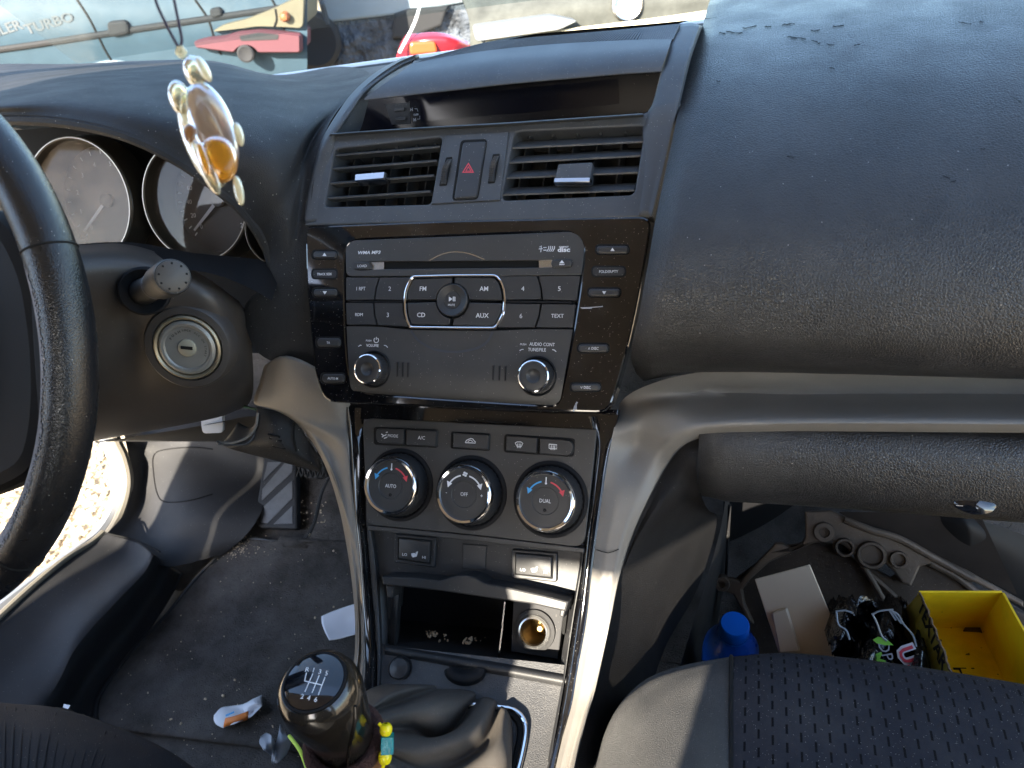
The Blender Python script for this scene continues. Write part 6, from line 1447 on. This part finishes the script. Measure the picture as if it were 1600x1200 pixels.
# ================================================================== VEHICLES OUTSIDE
hz = nrm([_fw[0] * 0 - .354, .935, 0])     # level viewing direction
def OF(d, y=0): return Frame(CAM + hz * d, -hz, (hz[1], -hz[0], 0))
van = thing('old_van', 'pale blue-grey old van with TURBO lettering and black door handles, parked beyond the windscreen', 'van')
O = OF(3.0)
def vp(pts, h=0): return O.px(pts, h)
vbody = obj('body_side', net([[O.P(*O.uv(a, b, hh_), hh_) for a in (-300, 0, 240, 400, 480)] for b, hh_ in ((-330, -.25), (-60, -.06), (30, 0), (90, -.02), (180, -.10), (330, -.16))], 30, 40), VAN, van)
def hv(a, b): q = onto(vbody, a, b, 0); return 0. if q is None else float((q - O.C) @ O.N)
ol = [(-300, 116), (0, 77), (150, 55), (300, 33), (470, 8)]
obj('side_moulding', tube([O.P(*O.uv(a, b, hv(a, b)), hv(a, b)) for a, b in crv(ol, 24)], .011, 8), RUBB, van)
for g in ([(118, -4), (140, 30), (155, 60), (170, 88), (190, 112), (225, 118)], [(305, 0), (325, 30), (335, 60), (345, 85)], [(420, -10), (440, 30), (445, 60)]):
    obj('door_gap', tube([O.P(*O.uv(a, b, hv(a, b)), hv(a, b)) for a, b in crv(g, 20)], .0045, 6), VOID, van)
for (a, b, w_, h_) in ((186, 44, 36, 28), (338, 20, 22, 20)):
    k0 = hv(a, b); obj('door_handle', prism(O, rnd(vp([(a - w_ / 2, b - h_ / 2 + 3), (a + w_ / 2 - 3, b - h_ / 2), (a + w_ / 2 + 2, b + h_ / 2 - 6), (a - w_ / 2 + 5, b + h_ / 2)], k0), .02), k0 - .01, k0 + .02, .01), RUBB, van)
k0 = max(hv(0, 42), hv(100, 37), hv(50, 40), hv(50, 30)) + .002
text('ILER', O, 14, 43, .030, k0, VANT, van, rot=.10, sx=1.2, bold=.03); text('TURBO', O, 76, 36, .030, k0, VANT, van, rot=.10, sx=1.25, bold=.03)
obj('wheel_arch', tube([O.P(*O.uv(a, b, hv(a, b)), hv(a, b)) for a, b in crv([(110, 125), (140, 110), (180, 102), (215, 109), (235, 122)], 16)], .022, 8), mat('arch_paint', (.16, .20, .23), .5), van)
red = thing('red_reflection', 'red car reflected in the van paint, modelled as a low solid shape', 'car')  # red reflection in the van side, built as solid bodywork
O2 = OF(2.95)
RCP = mat('reflected_red', (.085, .034, .042), .7, spec=.2)
obj('bodywork', prism(O2, rnd(O2.px([(300, 66), (322, 60), (350, 57), (372, 50), (405, 47), (440, 50), (470, 54), (470, 84), (402, 84), (396, 76), (384, 72), (372, 76), (366, 84), (304, 76)]), .012, 4), -.25, .0, .02), RCP, red)
obj('window', prism(O2, rnd(O2.px([(374, 56), (404, 51), (436, 54), (434, 62), (376, 64)]), .006), -.01, .002, .001), RUBB, red)
obj('wheel', lathe(O2, *O2.uv(384, 84, 0), [(.030, -.02), (.030, .004), (.024, .008), (.014, .004), (.0001, .004)], 24), RUBB, red)
ylw = thing('cream_reflection', 'cream car wing and brown lamp reflected in the van paint, modelled as solid shapes', 'car')  # cream reflection in the van side, built as a solid wing
obj('wing', prism(O2, rnd(O2.px([(326, 52), (345, 40), (385, 30), (425, 14), (450, 2), (474, -6), (472, 46), (440, 44), (400, 43), (372, 47)]), .02, 4), -.40, -.02, .02), mat('reflected_cream', (.13, .11, .07), .7), ylw)
obj('wing_seam', tube([O2.P(*O2.uv(a, b, -.018), -.018) for a, b in ((430, 14), (432, 30), (428, 43))], .003, 6, 8), VOID, ylw)
obj('lamp', lathe(O2, *O2.uv(442, 28, .03), [(.018, -.04), (.016, .004), (.010, .012), (.0001, .014)], 20), mat('lamp_brown', (.35, .10, .04), .3), ylw)
tr = thing('white_truck', 'white lorry flatbed with a dark tyre and dark chassis beyond the glass', 'truck')
O3 = OF(3.6)
obj('cab_side', prism(O3, O3.px([(490, -60), (505, 36), (612, 24), (760, -2), (760, -60)]), -.3, 0, .01), WHC, tr)
obj('chassis', prism(O3, O3.px([(468, 38), (612, 22), (640, 10), (700, 6), (1000, -20), (1000, 40), (640, 100), (440, 140)], -.02), -.2, -.02, .01), DRK, tr)
ty = O3.uv(488, 66, .05); tt = lathe(O3, 0, 0, [(.17, -.12), (.19, -.08), (.19, .02), (.16, .05), (.10, .04), (.0001, .03)], 36)
tt = ([O3.P(ty[0], ty[1], 0) + (q - O3.C) * .62 for q in tt[0]], tt[1]); obj('tyre', tt, RUBB, tr)
obj('strut', tube([O3.P(*O3.uv(500, -5, .02), .02), O3.P(*O3.uv(512, 38, .02), .02)], .012, 8), DRK, tr)
obj('container', prism(O3, O3.px([(616, 22), (640, 14), (700, 10), (690, 40), (640, 60), (612, 60)], .03), -.1, .03, .01), RUBB, tr)
rc = thing('red_tail_lamp_car', 'rear corner of a silver car with a bright red tail lamp, just past the dashboard', 'car')
O4 = OF(2.1)
obj('tail_lamp', net([[O4.P(*O4.uv(a, b, h), h) for a, b, h in r] for r in [[(634, 54, 0), (650, 52, .02), (682, 50, .03), (712, 56, .02), (734, 66, 0)], [(626, 68, .01), (650, 66, .05), (684, 64, .06), (712, 66, .05), (735, 74, .01)], [(618, 92, 0), (650, 96, .02), (690, 96, .03), (715, 92, .02), (735, 84, 0)]]], 24, 14), REDC, rc, solid=.02)
obj('indicator_lens', prism(O4, rnd(O4.px([(640, 66), (680, 64), (684, 82), (640, 86)], .065), .01), .04, .068, .005), ORGL, rc)
obj('lamp_edge', tube([O4.P(*O4.uv(a, b, .05), .05) for a, b in [(624, 82), (640, 52), (650, 30), (658, 0), (662, -30)]], .004, 6, 16), WHT, rc)
sc2 = thing('silver_car', 'silver car nose with a round blue and white badge, blurred beyond the windscreen', 'car')
O5 = OF(1.9)
sbon = obj('bonnet_panel', net([[O5.P(*O5.uv(a, b, h), h) for a, b, h in r] for r in [[(700, -60, -.25), (850, -60, -.2), (1000, -70, -.2), (1180, -80, -.2), (1400, -100, -.2)], [(730, 20, -.04), (850, 0, 0), (1000, -14, 0), (1180, -30, 0), (1400, -60, 0)], [(735, 70, 0), (850, 50, .02), (1000, 32, .02), (1180, 10, .02), (1400, -20, .02)], [(735, 130, -.05), (850, 110, 0), (1000, 90, 0), (1180, 60, 0), (1400, 20, 0)]]], 34, 24), SILC, sc2, solid=.02)
qb = onto(sbon, 979, 7, 0); hb5 = float((qb - O5.C) @ O5.N); bu, bv_ = O5.uv(979, 7, hb5)
bd = obj('round_badge', lathe(O5, bu, bv_, [(.036, -.02 + hb5), (.036, .010 + hb5), (.031, .014 + hb5), (.0265, .012 + hb5)], 40), CHRS, sc2, label='round badge with blue and white quarters in a pale ring')
fb_ = Frame(O5.P(bu, bv_, 0), O5.N, O5.U)
for k in range(4):
    a0 = k * math.pi / 2; P = [(0, 0)] + [(.0235 * math.cos(a), .0235 * math.sin(a)) for a in np.linspace(a0, a0 + math.pi / 2, 9)]
    obj('badge_quarter', prism(fb_, P, hb5 + .008, hb5 + .0145), LTBL if k % 2 else WHT, bd, smooth=False)
obj('dark_grille', prism(O5, rnd(O5.px([(738, 40), (860, 22), (900, 30), (870, 44), (742, 62)], .04), .01), .02, .075, .004), mat('grey_blotch', (.16, .17, .17), .5), sc2)
obj('bumper_strip', tube([O5.P(*O5.uv(a, b, .05), .05) for a, b in [(760, 72), (880, 56), (1040, 36), (1180, 14), (1300, -8)]], .014, 8, 30), mat('cream_strip', (.55, .48, .33), .3), sc2)
obj('glare_sheet', quadvf(), SILC, sc2) if False else None

# ------------------------------------------------------------------ put every thing's origin at its own base
for r in ROOTS:
    P = []
    def walk(o):
        for c in o.children:
            if c.type == 'MESH' and len(c.data.vertices):
                a = np.empty(len(c.data.vertices) * 3); c.data.vertices.foreach_get('co', a); P.append(a.reshape(-1, 3))
            walk(c)
    walk(r)
    if not P: continue
    A = np.vstack(P); lo, hi = A.min(0), A.max(0); b = Vec(((lo[0] + hi[0]) / 2, (lo[1] + hi[1]) / 2, lo[2]))
    r.location = b
    for c in r.children: c.matrix_parent_inverse = Matrix.Identity(4); c.location = -b
